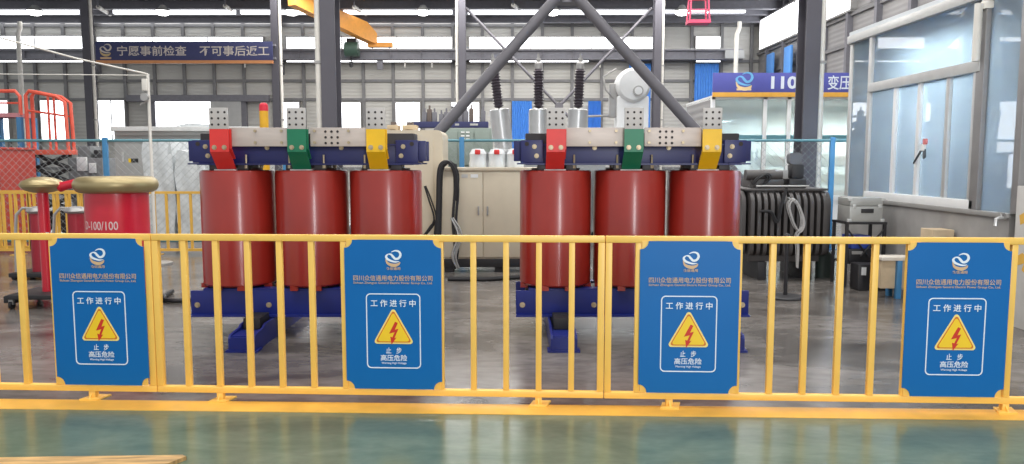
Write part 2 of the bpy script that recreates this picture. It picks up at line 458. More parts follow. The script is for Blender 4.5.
# ------------------------------------------------------------------ steel columns
def hcol(name, label, px, Y, wd, side, top, pipe_m=PIPE, base=True, group='far steel columns'):
    q = P(px, 160, Y)
    T = thing(name, label, 'column', (q.x, Y, 0), 0, group)
    m = MB(); h = wd/2; tf = .03
    fw = h*.62
    m.box((-fw, -h, 0), (fw, -h+tf, top), COLM); m.box((-fw, h-tf, 0), (fw, h, top), COLM)
    m.box((-.02, -h+tf, 0), (.02, h-tf, top), COLM)
    m.build('h_section', T)
    m = MB(); m.box((-h-.12, -h-.12, 0), (h+.12, h+.12, .04), COLD)
    for sx in (-1, 1):
        for sy in (-1, 1): m.cyl((sx*(h+.05), sy*(h+.05), .04), (sx*(h+.05), sy*(h+.05), .09), .03, BOLT, seg=6)
    m.build('base_plate', T)
    m = MB(); r = wd*.14
    m.cyl((side*(fw+r), -h*.5, 0), (side*(fw+r), -h*.5, top), r, pipe_m, seg=14)
    for z in (1, 3.5, 6): 
        if z < top: m.box((side*(fw+r)-r*1.2, -h*.5-r*1.15, z), (side*(fw+r)+r*1.2, -h*.5+r*1.15, z+.05), ALUG)
    m.build('downpipe', T)
    return T
hcol('steel_column', 'tall grey steel column left of centre with pale pipe on its left, behind the left transformer', 333, 15.0, .46, -1, rz(15)-.02, group='near steel columns')
hcol('steel_column', 'tall dark grey steel column in front of the violet-blue sign', 804.5, 15.0, .46, 1, rz(15)-.02, group='near steel columns')
for px, side, lab in ((94.5, 1, 'far grey steel column at the left end of the navy banner'), (279.5, 1, 'far grey steel column at the right end of the navy banner'),
                      (463, -1, 'far grey steel column above the beige cabinets, white pipe on its left'), (655, 1, 'far grey steel column right of the white round machine')):
    hcol('steel_column', lab, px, 36.0, .52, side, rz(36)-.02)
# thin white posts standing along the far wall
for px, lab in ((22, 'thin white pipe post rising behind the red railed platform'), (735, 'thin white pipe post right of the tall blue sheet on the far wall')):
    q = P(px, 100, 38); m = MB(); zt = 8.4
    m.tube([(0, 0, 0), (0, 0, zt-.6), (.12, 0, zt-.3), (.12, 0, zt)], .11, PIPE, 10); m.box((-.3, -.2, 0), (.3, .2, .05), COLD)
    tag(m.build('pipe_post', loc=(q.x, 38, 0)), lab, 'pipe')
# crane runway beam on the far wall
cb = P(0, 55, 41.2); zt, zb = P(0, 50, 41.2).z, P(0, 60, 41.2).z
T = thing('crane_runway_beam', 'long dark steel crane runway beam running along the far wall under the bright strip window', 'beam', (0, 41.2, zb))
m = MB(); h = zt-zb; x0, x1 = XL, P(742, 55, 41.2).x
m.box((x0, -.22, 0), (x1, .22, .06), COLD); m.box((x0, -.22, h-.06), (x1, .22, h), COLD); m.box((x0, -.06, .06), (x1, .06, h-.06), COLD)
xx = x0
while xx < x1:
    m.box((xx, -.2, .06), (xx+.03, -.06, h-.06), COLD); xx += 1.62
m.build('girder', T)
m = MB(); m.box((x0, -.05, h), (x1, .05, h+.08), ALUG); m.build('rail', T)
m = MB(); q = P(733, 55, 41.2); m.box((q.x-.5, -.3, .05), (q.x+.5, -.22, h-.05), GREYC); m.build('end_box', T)
m = MB()
for px in (245, 405, 432, 600, 640): 
    qx = P(px, 55, 41.2).x; m.box((qx-.03, -.1, -.4), (qx+.03, -.04, 0), PIPE)
m.box((P(380, 55, 41.2).x-.15, -.1, -.5), (P(380, 55, 41.2).x+.15, .1, 0), COLD)
m.build('hanger', T)
for px in (91, 278, 463, 655, 790):     # corbels carrying it from the wall
    qx = P(px, 55, 41.2).x; m = MB(); m.prism([(-.2, -.02), (.8, -.02), (.8, -.7)], qx-.1, qx+.1, COLD, 'YZ'); m.build('bracket', T)

# pipe braces crossing behind the transformers
for (a, b, lab) in ((P(560, -6, 14.5), P(343, 246, 14.5), 'long grey diagonal pipe brace falling left from the top behind the beige cabinet'),
                    (P(574, -6, 14.5), P(795, 243, 14.5), 'long grey diagonal pipe brace falling right from the top behind the right transformer')):
    T = thing('pipe_brace', lab, 'brace', (b.x, 14.50, 0))
    o = Vector((b.x, 14.50, 0))
    a2 = Vector((a.x, 14.50, a.z)); b2 = Vector((b.x, 14.50, .1))
    m = MB(); m.cyl(a2-o, b2-o, .105, BRACE, seg=20); m.build('tube', T)
    m = MB(); s = 1 if b.x > a.x else -1
    m.box((-.2, -.15, 0), (.2, .15, .03), COLD); m.prism([(-.12, .03), (.12, .03), (.06, .3), (-.06, .3)], -.012, .012, COLD); m.build('gusset', T)
q = P(566, -8, 15.0)
T = thing('tie_beam', 'dark steel beam high between the two near columns at the pipe brace tops', 'beam', (0, 15, q.z-.1))
m = MB(); xa, xb = P(331, 160, 15).x, P(806, 160, 15).x
m.box((xa+.2, -.12, .05), (xb-.2, .12, .08), COLD); m.box((xa+.2, -.12, .42), (xb-.2, .12, .45), COLD); m.box((xa+.2, -.015, .08), (xb-.2, .015, .42), COLD); m.build('girder', T)
m = MB(); m.prism([(q.x-.35, .06), (q.x+.35, .06), (q.x+.2, -.18), (q.x-.2, -.18)], -.46, -.12, COLD); m.build('gusset', T)
# slim cross bracing of the far bays
T = thing('cross_brace', 'thin dark crossed brace pair between two far columns behind the tall bushings', 'brace', (0, 36.36, 0))
for pa, pb in (((466, 8), (652, 205)), ((652, 8), (466, 205))):
    a, b = P(*pa, 36.36), P(*pb, 36.36); m = MB(); m.tube([(a.x, 0, a.z), (b.x, 0, b.z)], .07, BRACE, 8); m.build('rod', T)
m = MB(); q = P(559, 106.5, 36.36); m.cyl((q.x, -.09, q.z), (q.x, .09, q.z), .2, BRACE, seg=16); m.build('gusset', T)

# orange jib crane
A = P(304, 14, 36.5); B = P(374, 47, 41.1); B.z = zt+.24
T = thing('jib_crane', 'orange crane girder high up behind the tall grey column, its end on the runway beam', 'crane', (B.x, B.y, B.z))
ax = (A-B); m = MB()
dirn = ax.normalized(); sd = dirn.cross(Vector((0, 0, 1))).normalized(); L_ = ax.length
Mx = Matrix(((dirn.x, sd.x, 0, 0), (dirn.y, sd.y, 0, 0), (dirn.z, sd.z, 1, 0), (0, 0, 0, 1)))
m.prism([(0, .02), (.9, .02), (L_+.8, .15), (L_+.8, .8), (.8, .95), (0, .6)], -.22, .22, ORANGE, 'XZ', Mx); m.build('girder', T)
m = MB(); m.box((-.3, -.2, -.12), (1.0, .2, .12), ORANGE); m.cyl((-.1, -.1, -.03), (-.1, .1, -.03), .12, COLD); m.cyl((.8, -.1, -.03), (.8, .1, -.03), .12, COLD); m.build('end_carriage', T)
m = MB(); m.cyl((-1.4, -.6, -.3), (-.7, -.6, -.3), .38, DKGRN); m.box((-1.3, -.75, -.05), (-.8, .1, .25), BLACK); m.cyl((-1.1, -.6, -.6), (-1.1, -.6, -1.0), .04, BLACK); m.lathe([(0, -.2), (.1, -.15), (.1, .1), (0, .12)], BLACK, (-1.1, -.6, -1.05)); m.build('hoist', T)

# light struts running back under the roof
for px, py, lab in ((104, 11, 'pale roof strut right of the far column at the banner start'), (231, 10, 'pale roof strut above the right half of the navy banner'),
               (360, 11, 'pale roof strut beside the orange crane girder'), (519, 9, 'pale roof strut left of the crossing pipe brace tops')):
    a = P(px-6, py-4, 37.6); b = P(px+6, py+3.5, 40.6)
    m = MB(); m.tube([a, b], .1, PIPE, 8); m.cyl(a, (a.x, a.y, rz(a.y)), .04, COLD, seg=6); m.cyl(b, (b.x, b.y, rz(b.y)), .04, COLD, seg=6)
    tag(m.build('roof_strut'), lab, 'strut', 'pale struts under the roof')

# pink hanging cage
q = P(698, 24, 30); T = thing('hanging_cage', 'pink-red metal cage hanging from the roof at top right of centre', 'cage', q)
m = MB(); m.box((-.42, -.3, 0), (.42, .3, .12), PINK); m.build('tray', T)
for sx in (-.38, .38):
    for sy in (-.26, .26):
        m = MB(); m.cyl((sx, sy, .1), (sx*.8, sy*.8, 1.3), .035, PINK, seg=8); m.build('post', T)
m = MB()
for z, k in ((.5, .94), (.95, .86), (1.3, .8)):
    m.tube([(-.38*k, -.26*k, z), (.38*k, -.26*k, z), (.38*k, .26*k, z), (-.38*k, .26*k, z)], .028, PINK, 6, True)
m.build('rail', T)
m = MB(); m.cyl((0, 0, 1.3), (0, 0, rz(30)-q.z), .03, COLD, seg=8); m.box((-.34, -.03, 1.27), (.34, .03, 1.33), PINK); m.build('hanger', T)

# navy banner with lettering
A = P(96.5, 63.5, 35.48); B = P(272.5, 41.5, 35.48)
T = thing('banner_board', 'navy banner board with pale lettering hung high between two far columns', 'banner', ((A.x+B.x)/2, 35.48, A.z))
W_, H_ = B.x-A.x, B.z-A.z
m = MB(); m.box((-W_/2, -.04, .14), (W_/2, .04, H_), BANNER, .02); m.build('board', T)
m = MB(); m.box((-W_/2, -.05, 0), (W_/2, .04, .14), mat('banner_orange', (206, 140, 92), .5)); m.build('orange_strip', T)
k = W_/176.
def bxp(px): return (px-184.5)*k
letters('宁愿事前检查', bxp(187)-bxp(118), .46, BANT, T, (bxp(152.5), -.045, .14+.5*(H_-.14)), .012)
letters('不可事后返工', bxp(269)-bxp(200), .46, BANT, T, (bxp(234.5), -.045, .14+.5*(H_-.14)), .012)
def logo(parent, c, s, w=SIGNW, g=GOLD, word=True, y=0):
    """white swirl over a gold bowl"""
    def ribbon(pts, ws, mm, dy):
        n = len(pts); sm = []
        for i in range(n-1):
            a = pts[max(0, i-1)]; b = pts[i]; c = pts[i+1]; d = pts[min(n-1, i+2)]
            for k in range(5):
                t_ = k/5
                sm.append(tuple(.5*(2*b[q]+(c[q]-a[q])*t_+(2*a[q]-5*b[q]+4*c[q]-d[q])*t_*t_+(3*b[q]-a[q]-3*c[q]+d[q])*t_**3) for q in (0, 1))+(ws[i]+(ws[i+1]-ws[i])*t_,))
        sm.append(pts[-1]+(ws[-1],)); L, Rr = [], []
        for i, (x, z, w_) in enumerate(sm):
            p = sm[max(0, i-1)]; q = sm[min(len(sm)-1, i+1)]; dx, dz = q[0]-p[0], q[1]-p[1]; l_ = math.hypot(dx, dz) or 1
            L.append((x-dz/l_*w_/2, z+dx/l_*w_/2)); Rr.append((x+dz/l_*w_/2, z-dx/l_*w_/2))
        mb = MB(); bm = mb.bm
        for sgn in (-.0012, .0012):
            A = [bm.verts.new((x*s, sgn, z*s)) for x, z in L]; B = [bm.verts.new((x*s, sgn, z*s)) for x, z in Rr]
            for i in range(len(A)-1): bm.faces.new((A[i], A[i+1], B[i+1], B[i]))
            mb._done(A+B, mm)
        mb.build('emblem', parent, (c_[0], y+dy, c_[1]))
    c_ = c
    ribbon([(-.12, .40), (.14, .50), (.40, .44), (.50, .22), (.38, .0), (.16, -.05), (.0, .10), (-.14, .25), (-.34, .27)], (.03, .09, .13, .16, .15, .15, .16, .12, .05), w, 0)
    ribbon([(-.34, .26), (-.46, .12), (-.38, -.06), (-.14, -.18), (.15, -.25), (.42, -.22)], (.07, .14, .16, .13, .10, .03), w, -.0004)
    ribbon([(-.49, -.06), (-.38, -.32), (-.12, -.46), (.15, -.48), (.38, -.38), (.47, -.26)], (.04, .15, .22, .22, .15, .03), g, -.0008)
    if word: letters('众信通用', s*.95, s*.2, g, parent, (c[0], y, c[1]-s*.70), .01)
logo(T, (bxp(106.5), .14+.55*(H_-.14)), .5, BANT, mat('banner_gold', (196, 170, 120), .5), False, -.043)
m = MB(); m.box((bxp(106.5)-.25, -.045, .2), (bxp(106.5)+.25, -.04, .28), GOLD); m.build('emblem', T)
for s in (-1, 1):
    m = MB(); m.box((s*W_/2-.1, .03, .2), (s*W_/2+.1, .2, .3), COLD); m.box((s*W_/2-.1, .03, H_-.2), (s*W_/2+.1, .2, H_-.1), COLD); m.build('bracket', T)

# blue sheets on the far wall
for (x0, y0, x1, y1, lab) in ((694, 63.5, 719, 112, 'tall bright blue sheet on the far wall left of the violet-blue sign'), (628, 63.5, 651, 140, 'tall blue sheet on the far wall behind the white round machine'),
                              (512, 101, 532, 140, 'blue sheet on the far wall between the left and middle silver bushings'), (588, 101, 601, 140, 'blue sheet on the far wall right of the right silver bushing')):
    a = P(x0, y1, YB-.4); b = P(x1, y0, YB-.4)
    m = MB(); n = 18; z0 = 0.0
    poly = []
    for i in range(n+1): poly.append((a.x+(b.x-a.x)*i/n, -.04*math.cos(i*PI)))
    poly2 = [(x, y+.03) for x, y in reversed(poly)]
    m.prism(poly+poly2, z0, b.z, CURT, 'XY'); tag(m.build('blue_sheet', loc=(0, YB-.36, 0)), lab, 'curtain')
for y, lab in ((39.0, 'narrow blue sheet on the right wall nearest the far corner'), (36.5, 'narrow blue sheet on the right wall, second from the far corner')):
    m = MB(); m.box((XR-.42, y-.45, 0), (XR-.3, y+.45, 7.0), CURT, .03); tag(m.build('blue_sheet'), lab, 'curtain')

# ================================================================== YELLOW BARRIER
def PF(px, py):
    """point where the sight line meets the barrier's upright plane"""
    d = ray(px, py); t_ = 5.026/(d.y+.0455*d.x); return Vector((0, 0, CAMH))+d*t_
ang = math.atan(-.0455)
j0, j1 = PF(155.3, 310), PF(604.5, 310)
LP = (Vector((j1.x, j1.y))-Vector((j0.x, j0.y))).length
ux = Vector((math.cos(ang), math.sin(ang)))
NB = 14; st = LP/NB
ZT, ZB = 1.13, .078
def barrier(label):
    T = thing('barrier_panel', label, 'barrier', (0, 0, 0), ang, 'yellow tube barrier panels in front')
    e = .022
    m = MB(); m.box((0.002, -e, ZT-e), (LP-.002, e, ZT+e), YEL, .006); m.build('top_rail', T)
    m = MB(); m.box((0.002, -e, ZB-e), (LP-.002, e, ZB+e), YEL, .006); m.build('bottom_rail', T)
    for i in range(NB+1):
        x = min(max(i*st, .024), LP-.024); hw = .0195 if 0 < i < NB else .022
        m = MB(); m.box((x-hw, -hw, ZB+e), (x+hw, hw, ZT-e), YEL, .005); m.build('upright', T)
    for i in (2, 12):
        x = i*st
        m = MB(); m.box((x-.022, -.022, .01), (x+.022, .022, ZB-e), YEL, .004); ft = m.build('foot', T)
        m = MB(); m.prism([(x-.065, -.06), (x+.055, -.06), (x+.085, .06), (x-.035, .06)], .002, .012, YEL, 'XY')
        m.prism([(-.055, .012), (-.02, .012), (-.02, .05)], x-.004, x+.004, YEL, 'YZ'); m.prism([(.055, .012), (.02, .012), (.02, .05)], x-.004, x+.004, YEL, 'YZ')
        m.build('foot_plate', ft)
    return T
def place(T, k): T.location = (j0.x+ux.x*k*LP, j0.y+ux.y*k*LP, 0)
b2 = barrier('yellow tube barrier panel in the middle of the row, left joint by the first sign'); place(b2, 0)
b1 = copy_tree(b2); b1['label'] = 'yellow tube barrier panel at the left end, carrying the leftmost blue sign'; place(b1, -1.06); b1.scale = (1.06, 1, 1)
b3 = copy_tree(b2); b3['label'] = 'yellow tube barrier panel on the right, carrying two blue signs'; place(b3, 1)

def sign(label):
    T = thing('warning_sign', label, 'sign', (0, 0, 0), ang, 'blue warning signs on the yellow barrier')
    Wd, z0, z1 = .65, .105, 1.122
    h = Wd/2; r = .055
    poly = []
    for cx, cz, a0 in ((h, z1, 270), (-h, z1, 0), (-h, z0, 90), (h, z0, 180)):
        for k in range(7):
            a = math.radians(a0-90*k/6.) if False else math.radians({(h, z1): 270-90*k/6., (-h, z1): 360-90*k/6., (-h, z0): 90-90*k/6., (h, z0): 180-90*k/6.}[(cx, cz)])
            poly.append((cx+r*math.cos(a), cz+r*math.sin(a)))
    m = MB(); m.prism(poly, -.034, -.026, SIGN); m.build('panel', T)
    for sx in (-1, 1):
        for zc, sz in ((z1, -1), (z0, 1)):
            m = MB(); pl = [(sx*(h-.012), zc-.0*sz), (sx*(h-.085), zc), (sx*(h-.075), zc+sz*.03), (sx*(h-.04), zc+sz*.065), (sx*(h-.012), zc+sz*.08)]
            m.prism(pl, -.0262, -.0222, YEL); m.build('corner_bracket', T)
    yf = -.0355
    logo(T, (.004, 1.0), .1, SIGNW, GOLD, True, yf)
    letters('四川众信通用电力股份有限公司', .533, .038, GOLD, T, (0, yf, .865), .004)
    letters('Sichuan Zhongxin General Electric Power Group Co., Ltd.', .533, .019, GOLD, T, (0, yf, .831), .004)
    m = MB(); ring_prism(m, rrect(-.184, .249, .184, .761, .03), rrect(-.177, .256, .177, .754, .024), yf, yf+.0015, SIGNW); m.build('border', T)
    letters('工 作 进 行 中', .304, .048, SIGNW, T, (.0, yf, .695), .012)
    def tri(s, r=.018):
        pts = []; V = [Vector((s*math.cos(math.radians(a)), s*math.sin(math.radians(a)))) for a in (90, 210, 330)]
        for v in V:
            a0 = math.atan2(v.y, v.x)
            c = v*(1-r/s*2)
            for k in range(-3, 4): a = a0+k*math.radians(60)/3; pts.append((c.x+r*math.cos(a), c.y+r*math.sin(a)))
        return pts
    m = MB(); cz = .502
    m.prism([(x*.95, z*.98+cz) for x, z in tri(.172)], yf, yf+.001, PALEE); m.prism([(x*.95, z*.98+cz) for x, z in tri(.152, .013)], yf-.0008, yf, SIGNO)
    m.prism([(x*.95, z*.98+cz) for x, z in tri(.137, .012)], yf-.0016, yf-.0008, SIGNY); o = m.build('warning_triangle', T)
    m = MB(); bo = [(.012, .078), (.030, .070), (.010, .024), (.034, .030), (.006, -.034), (.020, -.030), (-.014, -.078), (-.022, -.024), (-.008, -.030), (.008, .006), (-.030, -.004), (-.008, .04)]
    m.prism([(x+.0, z+cz-.01) for x, z in bo], yf-.0024, yf-.0016, SIGNR); m.build('lightning_bolt', o)
    letters('止   步', .105, .042, SIGNW, T, (0, yf, .372), .008)
    letters('高压危险', .18, .042, SIGNW, T, (0, yf, .322), .008)
    letters('Warning High Voltage', .168, .017, SIGNW, T, (0, yf, .284), .002)
    return T
def put_sign(T, px):
    q = PF(px, 312); T.location = (q.x, q.y, 0)
s1 = sign('blue high voltage warning sign at the left end, beside the small red test post'); put_sign(s1, 102.5)
for px, lab in ((394.3, 'blue high voltage warning sign in front of the left transformer'), (688, 'blue high voltage warning sign in front of the right transformer'), (954, 'blue high voltage warning sign at the right end, in front of the grey booth wall')):
    s = copy_tree(s1); s['label'] = lab; put_sign(s, px)

# plank at the very front
a = G(-30, 461.5); b = G(188, 458.5)
m = MB(); L2 = (b-a).length; th = math.atan2(b.y-a.y, b.x-a.x)
m.prism([(0, -.15), (L2-.08, -.15), (L2, -.02), (L2-.03, 0), (0, 0)], 0, .022, WOODP, 'XY')
o = tag(m.build('wooden_plank', loc=(a.x, a.y, 0)), 'worn yellow-brown plank lying on the green floor at the bottom left corner', 'plank'); o.rotation_euler = (0, 0, th)

# ================================================================== DRY TYPE TRANSFORMERS
def transformer(label, cx, cy, feet, tdx):
    T = thing('dry_type_transformer', label, 'transformer', (cx, cy, 0), 0, 'dry type transformers behind the barrier')
    SP = .710; R = .341; ZC0, ZC1 = .475, 1.555
    for i in (-1, 0, 1):
        x = i*SP
        m = MB()
        m.lathe([(R-.085, ZC0), (R-.012, ZC0), (R, ZC0+.015), (R, ZC1-.02), (R-.006, ZC1-.005), (R-.02, ZC1), (R-.085, ZC1), (R-.085, ZC0)], COIL, (x, 0, 0), 72)
        for a in (200, 250, 290, 340):
            ca, sa = math.cos(math.radians(a)), math.sin(math.radians(a))
            m.box((x+ca*(R-.02)-.035, sa*(R-.02)-.02, ZC0-.035), (x+ca*(R-.02)+.035, sa*(R-.02)+.02, ZC0+.01), COIL)
        # vertical resin seam blocks
        co = m.build('coil', T)
        m = MB(); m.lathe([(R-.16, ZC0-.01), (R-.11, ZC0-.01), (R-.11, ZC1+.02), (R-.16, ZC1+.02), (R-.16, ZC0-.01)], COILD, (x, 0, 0), 48); m.build('inner_winding', co)
        m = MB(); m.box((x-.16, -.15, .3), (x+.16, .15, 1.75), CORE, .02); m.build('core_limb', T)
        for zz0, zz1 in ((.43, ZC0), (ZC1, 1.605)):
            for a in (-55, 235):
                ca, sa = math.cos(math.radians(a)), math.sin(math.radians(a))
                m = MB(); m.box((x+ca*.23-.05, sa*.23-.04, zz0), (x+ca*.23+.05, sa*.23+.04, zz1), CORE, .006); m.build('spacer_block', T)
    m = MB(); m.box((-1.0, -.14, 1.62), (1.0, .14, 1.90), CORE, .01); m.build('core_yoke', T)
    m = MB(); m.box((-1.0, -.14, .22), (1.0, .14, .44), CORE, .01); m.build('core_yoke', T)
    # upper clamps, front and rear
    def bar(s, x0, x1, ya, yb, z0, z1, mb, bv=.005): mb.box((x0, min(s*ya, s*yb), z0), (x1, max(s*ya, s*yb), z1), NAVY, bv)
    for s in (-1, 1):
        m = MB()
        bar(s, -1.0, 1.0, .16, .19, 1.605, 1.80, m); bar(s, -1.0, 1.0, .16, .235, 1.605, 1.622, m, 0); bar(s, -1.0, 1.0, .16, .21, 1.786, 1.80, m, 0)
        for e in (-1, 1):
            xa, xb = sorted((e*.84, e*1.045)); bar(s, xa, xb, .15, .225, 1.625, 1.835, m)
            xa, xb = sorted((e*.88, e*1.08)); bar(s, xa, xb, .15, .25, 1.61, 1.623, m, 0)
            xa, xb = sorted((e*.95, e*1.11)); bar(s, xa, xb, .10, .15, 1.64, 1.83, m)
        cl = m.build('upper_clamp', T)
        for x, z in ((-.92, 1.775), (-.9, 1.69), (.91, 1.775), (.89, 1.69), (-.36, 1.765), (.33, 1.765)):
            yy = s*.225 if abs(x) > .8 else s*.19
            m = MB(); m.cyl((x, yy+s*.005, z), (x, yy+s*.022, z), .015, BOLT, seg=6); m.cyl((x, yy, z), (x, yy+s*.006, z), .022, BOLT, seg=16); m.build('bolt', cl)
        for x in (-.55, -.15, .17, .55):
            m = MB(); m.cyl((x, s*.215, 1.585), (x, s*.215, 1.70), .009, BOLT, seg=8); m.cyl((x, s*.215, 1.575), (x, s*.215, 1.604), .02, BOLT, seg=6); m.build('stud', cl)
        for e in (-1, 1):
            m = MB(); m.cyl((e*.99, s*.225, 1.80), (e*.99, s*.228, 1.80), .02, HOLE, seg=20); m.build('lifting_hole', cl)
    # tinned bus bars between the terminals
    for k, (xa, xb) in enumerate(((-.66, -.1), (.08, .60))):
        m = MB(); m.box((xa, -.33, 1.775), (xb, -.305, 1.945), STEEL, .003); bb = m.build('bus_bar', T)
        bp = ((-.42, 1.81), (-.18, 1.81), (-.42, 1.915), (-.18, 1.915))
        if k == 1:
            for ix in range(3):
                for iz in range(3):
                    m = MB(); m.cyl((.22+ix*.055, -.331, 1.805+iz*.052), (.22+ix*.055, -.334, 1.805+iz*.052), .0115, HOLE, seg=14); m.build('bolt_hole', bb)
            bp = ((.12, 1.81), (.43, 1.81), (.12, 1.915), (.43, 1.915))
        for x, z in bp:
            m = MB(); m.cyl((x, -.33, z), (x, -.345, z), .014, BOLT, seg=6); m.build('bolt', bb)
        for x in (xa+.12, xb-.12):
            m = MB(); m.box((x-.03, -.305, 1.84), (x+.03, -.13, 1.88), CORE); m.build('standoff', bb)
    # bent terminals, one colour each
    for i, tm, nm in ((-1, TRED, 'red'), (0, TGRN, 'green'), (1, TYEL, 'yellow')):
        x = i*SP+tdx[i+1]; hw = .085
        m = MB(); m.prism([(-.385, 1.93), (-.385, 1.725), (-.215, 1.553), (-.198, 1.567), (-.365, 1.735), (-.365, 1.93)], x-hw, x+hw, tm, 'YZ')
        tt = m.build('terminal', T); tag(tt, nm+' painted terminal')
        m = MB(); m.prism([(-.348, 1.93), (-.348, 1.75), (-.262, 1.66), (-.25, 1.67), (-.333, 1.757), (-.333, 1.93)], x-hw+.01, x+hw+.012, tm, 'YZ'); m.build('rear_leaf', tt)
        m = MB(); m.box((x-hw, -.386, 1.93), (x+hw, -.364, 2.12), PLATE, .002); pl = m.build('drilled_plate', tt)
        for ix in range(3):
            for iz in range(3):
                m = MB(); m.cyl((x-.058+ix*.058, -.385, 1.97+iz*.055), (x-.058+ix*.058, -.388, 1.97+iz*.055), .0105, HOLE, seg=14); m.build('bolt_hole', tt)
        for dx in (-.045, .045):
            m = MB(); m.cyl((x+dx, -.389, 1.765), (x+dx, -.402, 1.765), .015, BOLT, seg=6); m.cyl((x+dx, -.385, 1.765), (x+dx, -.389, 1.765), .022, BOLT, seg=16); m.build('bolt', tt)
        m = MB(); m.box((x-.1, -.27, 1.553), (x+.1, -.16, 1.566), PLATE, .003); m.build('foot_tab', tt)
    # lower clamps
    for s in (-1, 1):
        m = MB(); a, b = sorted((s*.275, s*.255)); m.box((-1.09, a, .195), (1.09, b, .435), BLUEC, .004)
        a, b = sorted((s*.33, s*.255)); m.box((-1.09, a, .195), (1.09, b, .212), BLUEC); m.box((-.97, min(s*.275, s*.16), .435), (.97, max(s*.275, s*.16), .455), BLUEC)
        cl = m.build('lower_clamp', T)
        for x in (-1.03, -.36, .36, 1.03):
            m = MB(); m.cyl((x, s*.28, .30), (x, s*.295, .30), .018, BOLT, seg=6); m.cyl((x, s*.275, .30), (x, s*.28, .30), .026, BOLT, seg=16); m.build('bolt', cl)
    for x in feet:
        m = MB(); y0, y1 = -.88, .88
        m.prism([(y0, 0), (y1, 0), (y1, .15), (y1-.08, .19), (y0+.30, .19), (y0+.24, .165), (y0+.02, .15), (y0, .12)], x-.115, x-.095, BLUEC, 'YZ')
        m.prism([(y0, 0), (y1, 0), (y1, .15), (y1-.08, .19), (y0+.30, .19), (y0+.24, .165), (y0+.02, .15), (y0, .12)], x+.095, x+.115, BLUEC, 'YZ')
        m.box((x-.095, y0, .0), (x+.095, y0+.02, .13), BLUEC); m.box((x-.095, y0+.02, .12), (x+.095, y1, .14), BLUEC)
        m.box((x-.14, y0-.01, 0), (x+.14, y0+.12, .018), BLUEC)
        ff = m.build('foot_rail', T)
        m = MB(); m.box((x-.075, -.62, .141), (x+.075, -.34, .245), RUBBER, .01); m.cyl((x-.06, -.5, .19), (x+.06, -.5, .19), .06, RUBBER); m.build('pad', ff)
    return T
transformer('red dry type transformer on the left, red, green and yellow terminals on top', P(312.5, 200, 7.3).x, 7.3, (-.41, .66), (-.02, -.03, -.025))
transformer('red dry type transformer on the right, in front of the silver bushings', P(629.3, 200, 7.3).x, 7.3, (-.68, .76), (-.02, -.026, -.028))

# ================================================================== TEST TRANSFORMER WITH BRONZE ELECTRODES, LEFT
q = G(42, 297)
YT = 8.6
# small post
xq = P(43, 200, YT).x
T = thing('test_post', 'slim red test post topped by a flattened bronze dome, on a black wheeled base', 'electrical equipment', (xq, YT, 0))
zt = P(43, 192, YT).z
m = MB(); m.cyl((0, 0, .16), (0, 0, zt), .058, BRED, seg=28); m.build('column', T)
zc = P(42, 185, YT).z
m = MB(); m.lathe([(0, -.085), (.09, -.085), (.17, -.06), (.222, -.015), (.226, .01), (.2, .045), (.12, .08), (.05, .092), (0, .094)], BGOLD, (0, 0, zc), 48); m.build('bronze_dome', T)
m = MB(); m.box((-.3, -.3, .11), (.42, .3, .16), BLACK, .01); m.box((-.36, -.24, .06), (-.22, .24, .14), BLACK, .01); m.build('base', T)
for sx, sy in ((-.26, -.25), (.22, -.25), (-.26, .25), (.22, .25)):
    m = MB(); m.cyl((sx-.015, sy, .045), (sx+.015, sy, .045), .045, RUBBER); m.box((sx-.025, sy-.02, .05), (sx+.025, sy+.02, .11), ALUG); m.build('caster', T)
m = MB(); m.box((.055, -.075, .78), (.085, -.06, .84), WHITE); m.build('white_label', T)
# big one
xb_ = P(117, 200, YT).x
T = thing('test_transformer', 'fat bright red test transformer cylinder under a large bronze ring, behind the leftmost sign', 'electrical equipment', (xb_, YT, 0))
zt = P(117, 192, YT).z; Rb = .33
m = MB(); m.lathe([(0, .14), (Rb, .14), (Rb, zt+.03), (0, zt+.03)], BRED, (0, 0, 0), 64); m.build('body', T)
zc = P(117, 184.5, YT).z
prof = []
for k in range(17):
    a = -PI/2+PI*k/16.; prof.append((.345+.093*math.cos(a), .09*math.sin(a)))
m = MB(); m.lathe([(0, -.09)]+prof+[(0.28, .085), (.25, .06), (0, .06)], BGOLD, (0, 0, zc), 64); m.build('bronze_ring', T)
m = MB(); m.lathe([(0, .05), (Rb+.06, .05), (Rb+.06, .14), (0, .14)], BLACK, (0, 0, 0), 40); m.build('base', T)
for sx, sy in ((-.27, -.27), (.27, -.27), (-.27, .27), (.27, .27)):
    m = MB(); m.cyl((sx-.015, sy, .04), (sx+.015, sy, .04), .04, RUBBER); m.box((sx-.03, sy-.02, .04), (sx+.03, sy+.02, .07), ALUG); m.build('caster', T)
me_ = text_mesh('D-100/100', .42, .095, mat('stencil_white', (222, 196, 196), .6), .01)
me2 = me_.copy(); zl = P(105, 226, YT-.33).z
for v in me2.vertices:
    a = v.co.x/Rb-.16; rr = Rb+.001-v.co.y
    v.co = (rr*math.sin(a), -rr*math.cos(a), v.co.z+zl)
o = bpy.data.objects.new('lettering', me2); C.objects.link(o); o.parent = T
# red link tube
a = Vector((xq+.2, YT, P(62, 187, YT).z)); b = Vector((xb_-.40, YT, P(86, 182, YT).z))
m = MB(); m.cyl(a, b, .05, BRED, seg=20); m.cyl(a-(b-a)*.02, a+(b-a)*.1, .056, BRED); tag(m.build('connecting_tube'), 'short red tube joining the bronze dome to the bronze ring', 'tube')
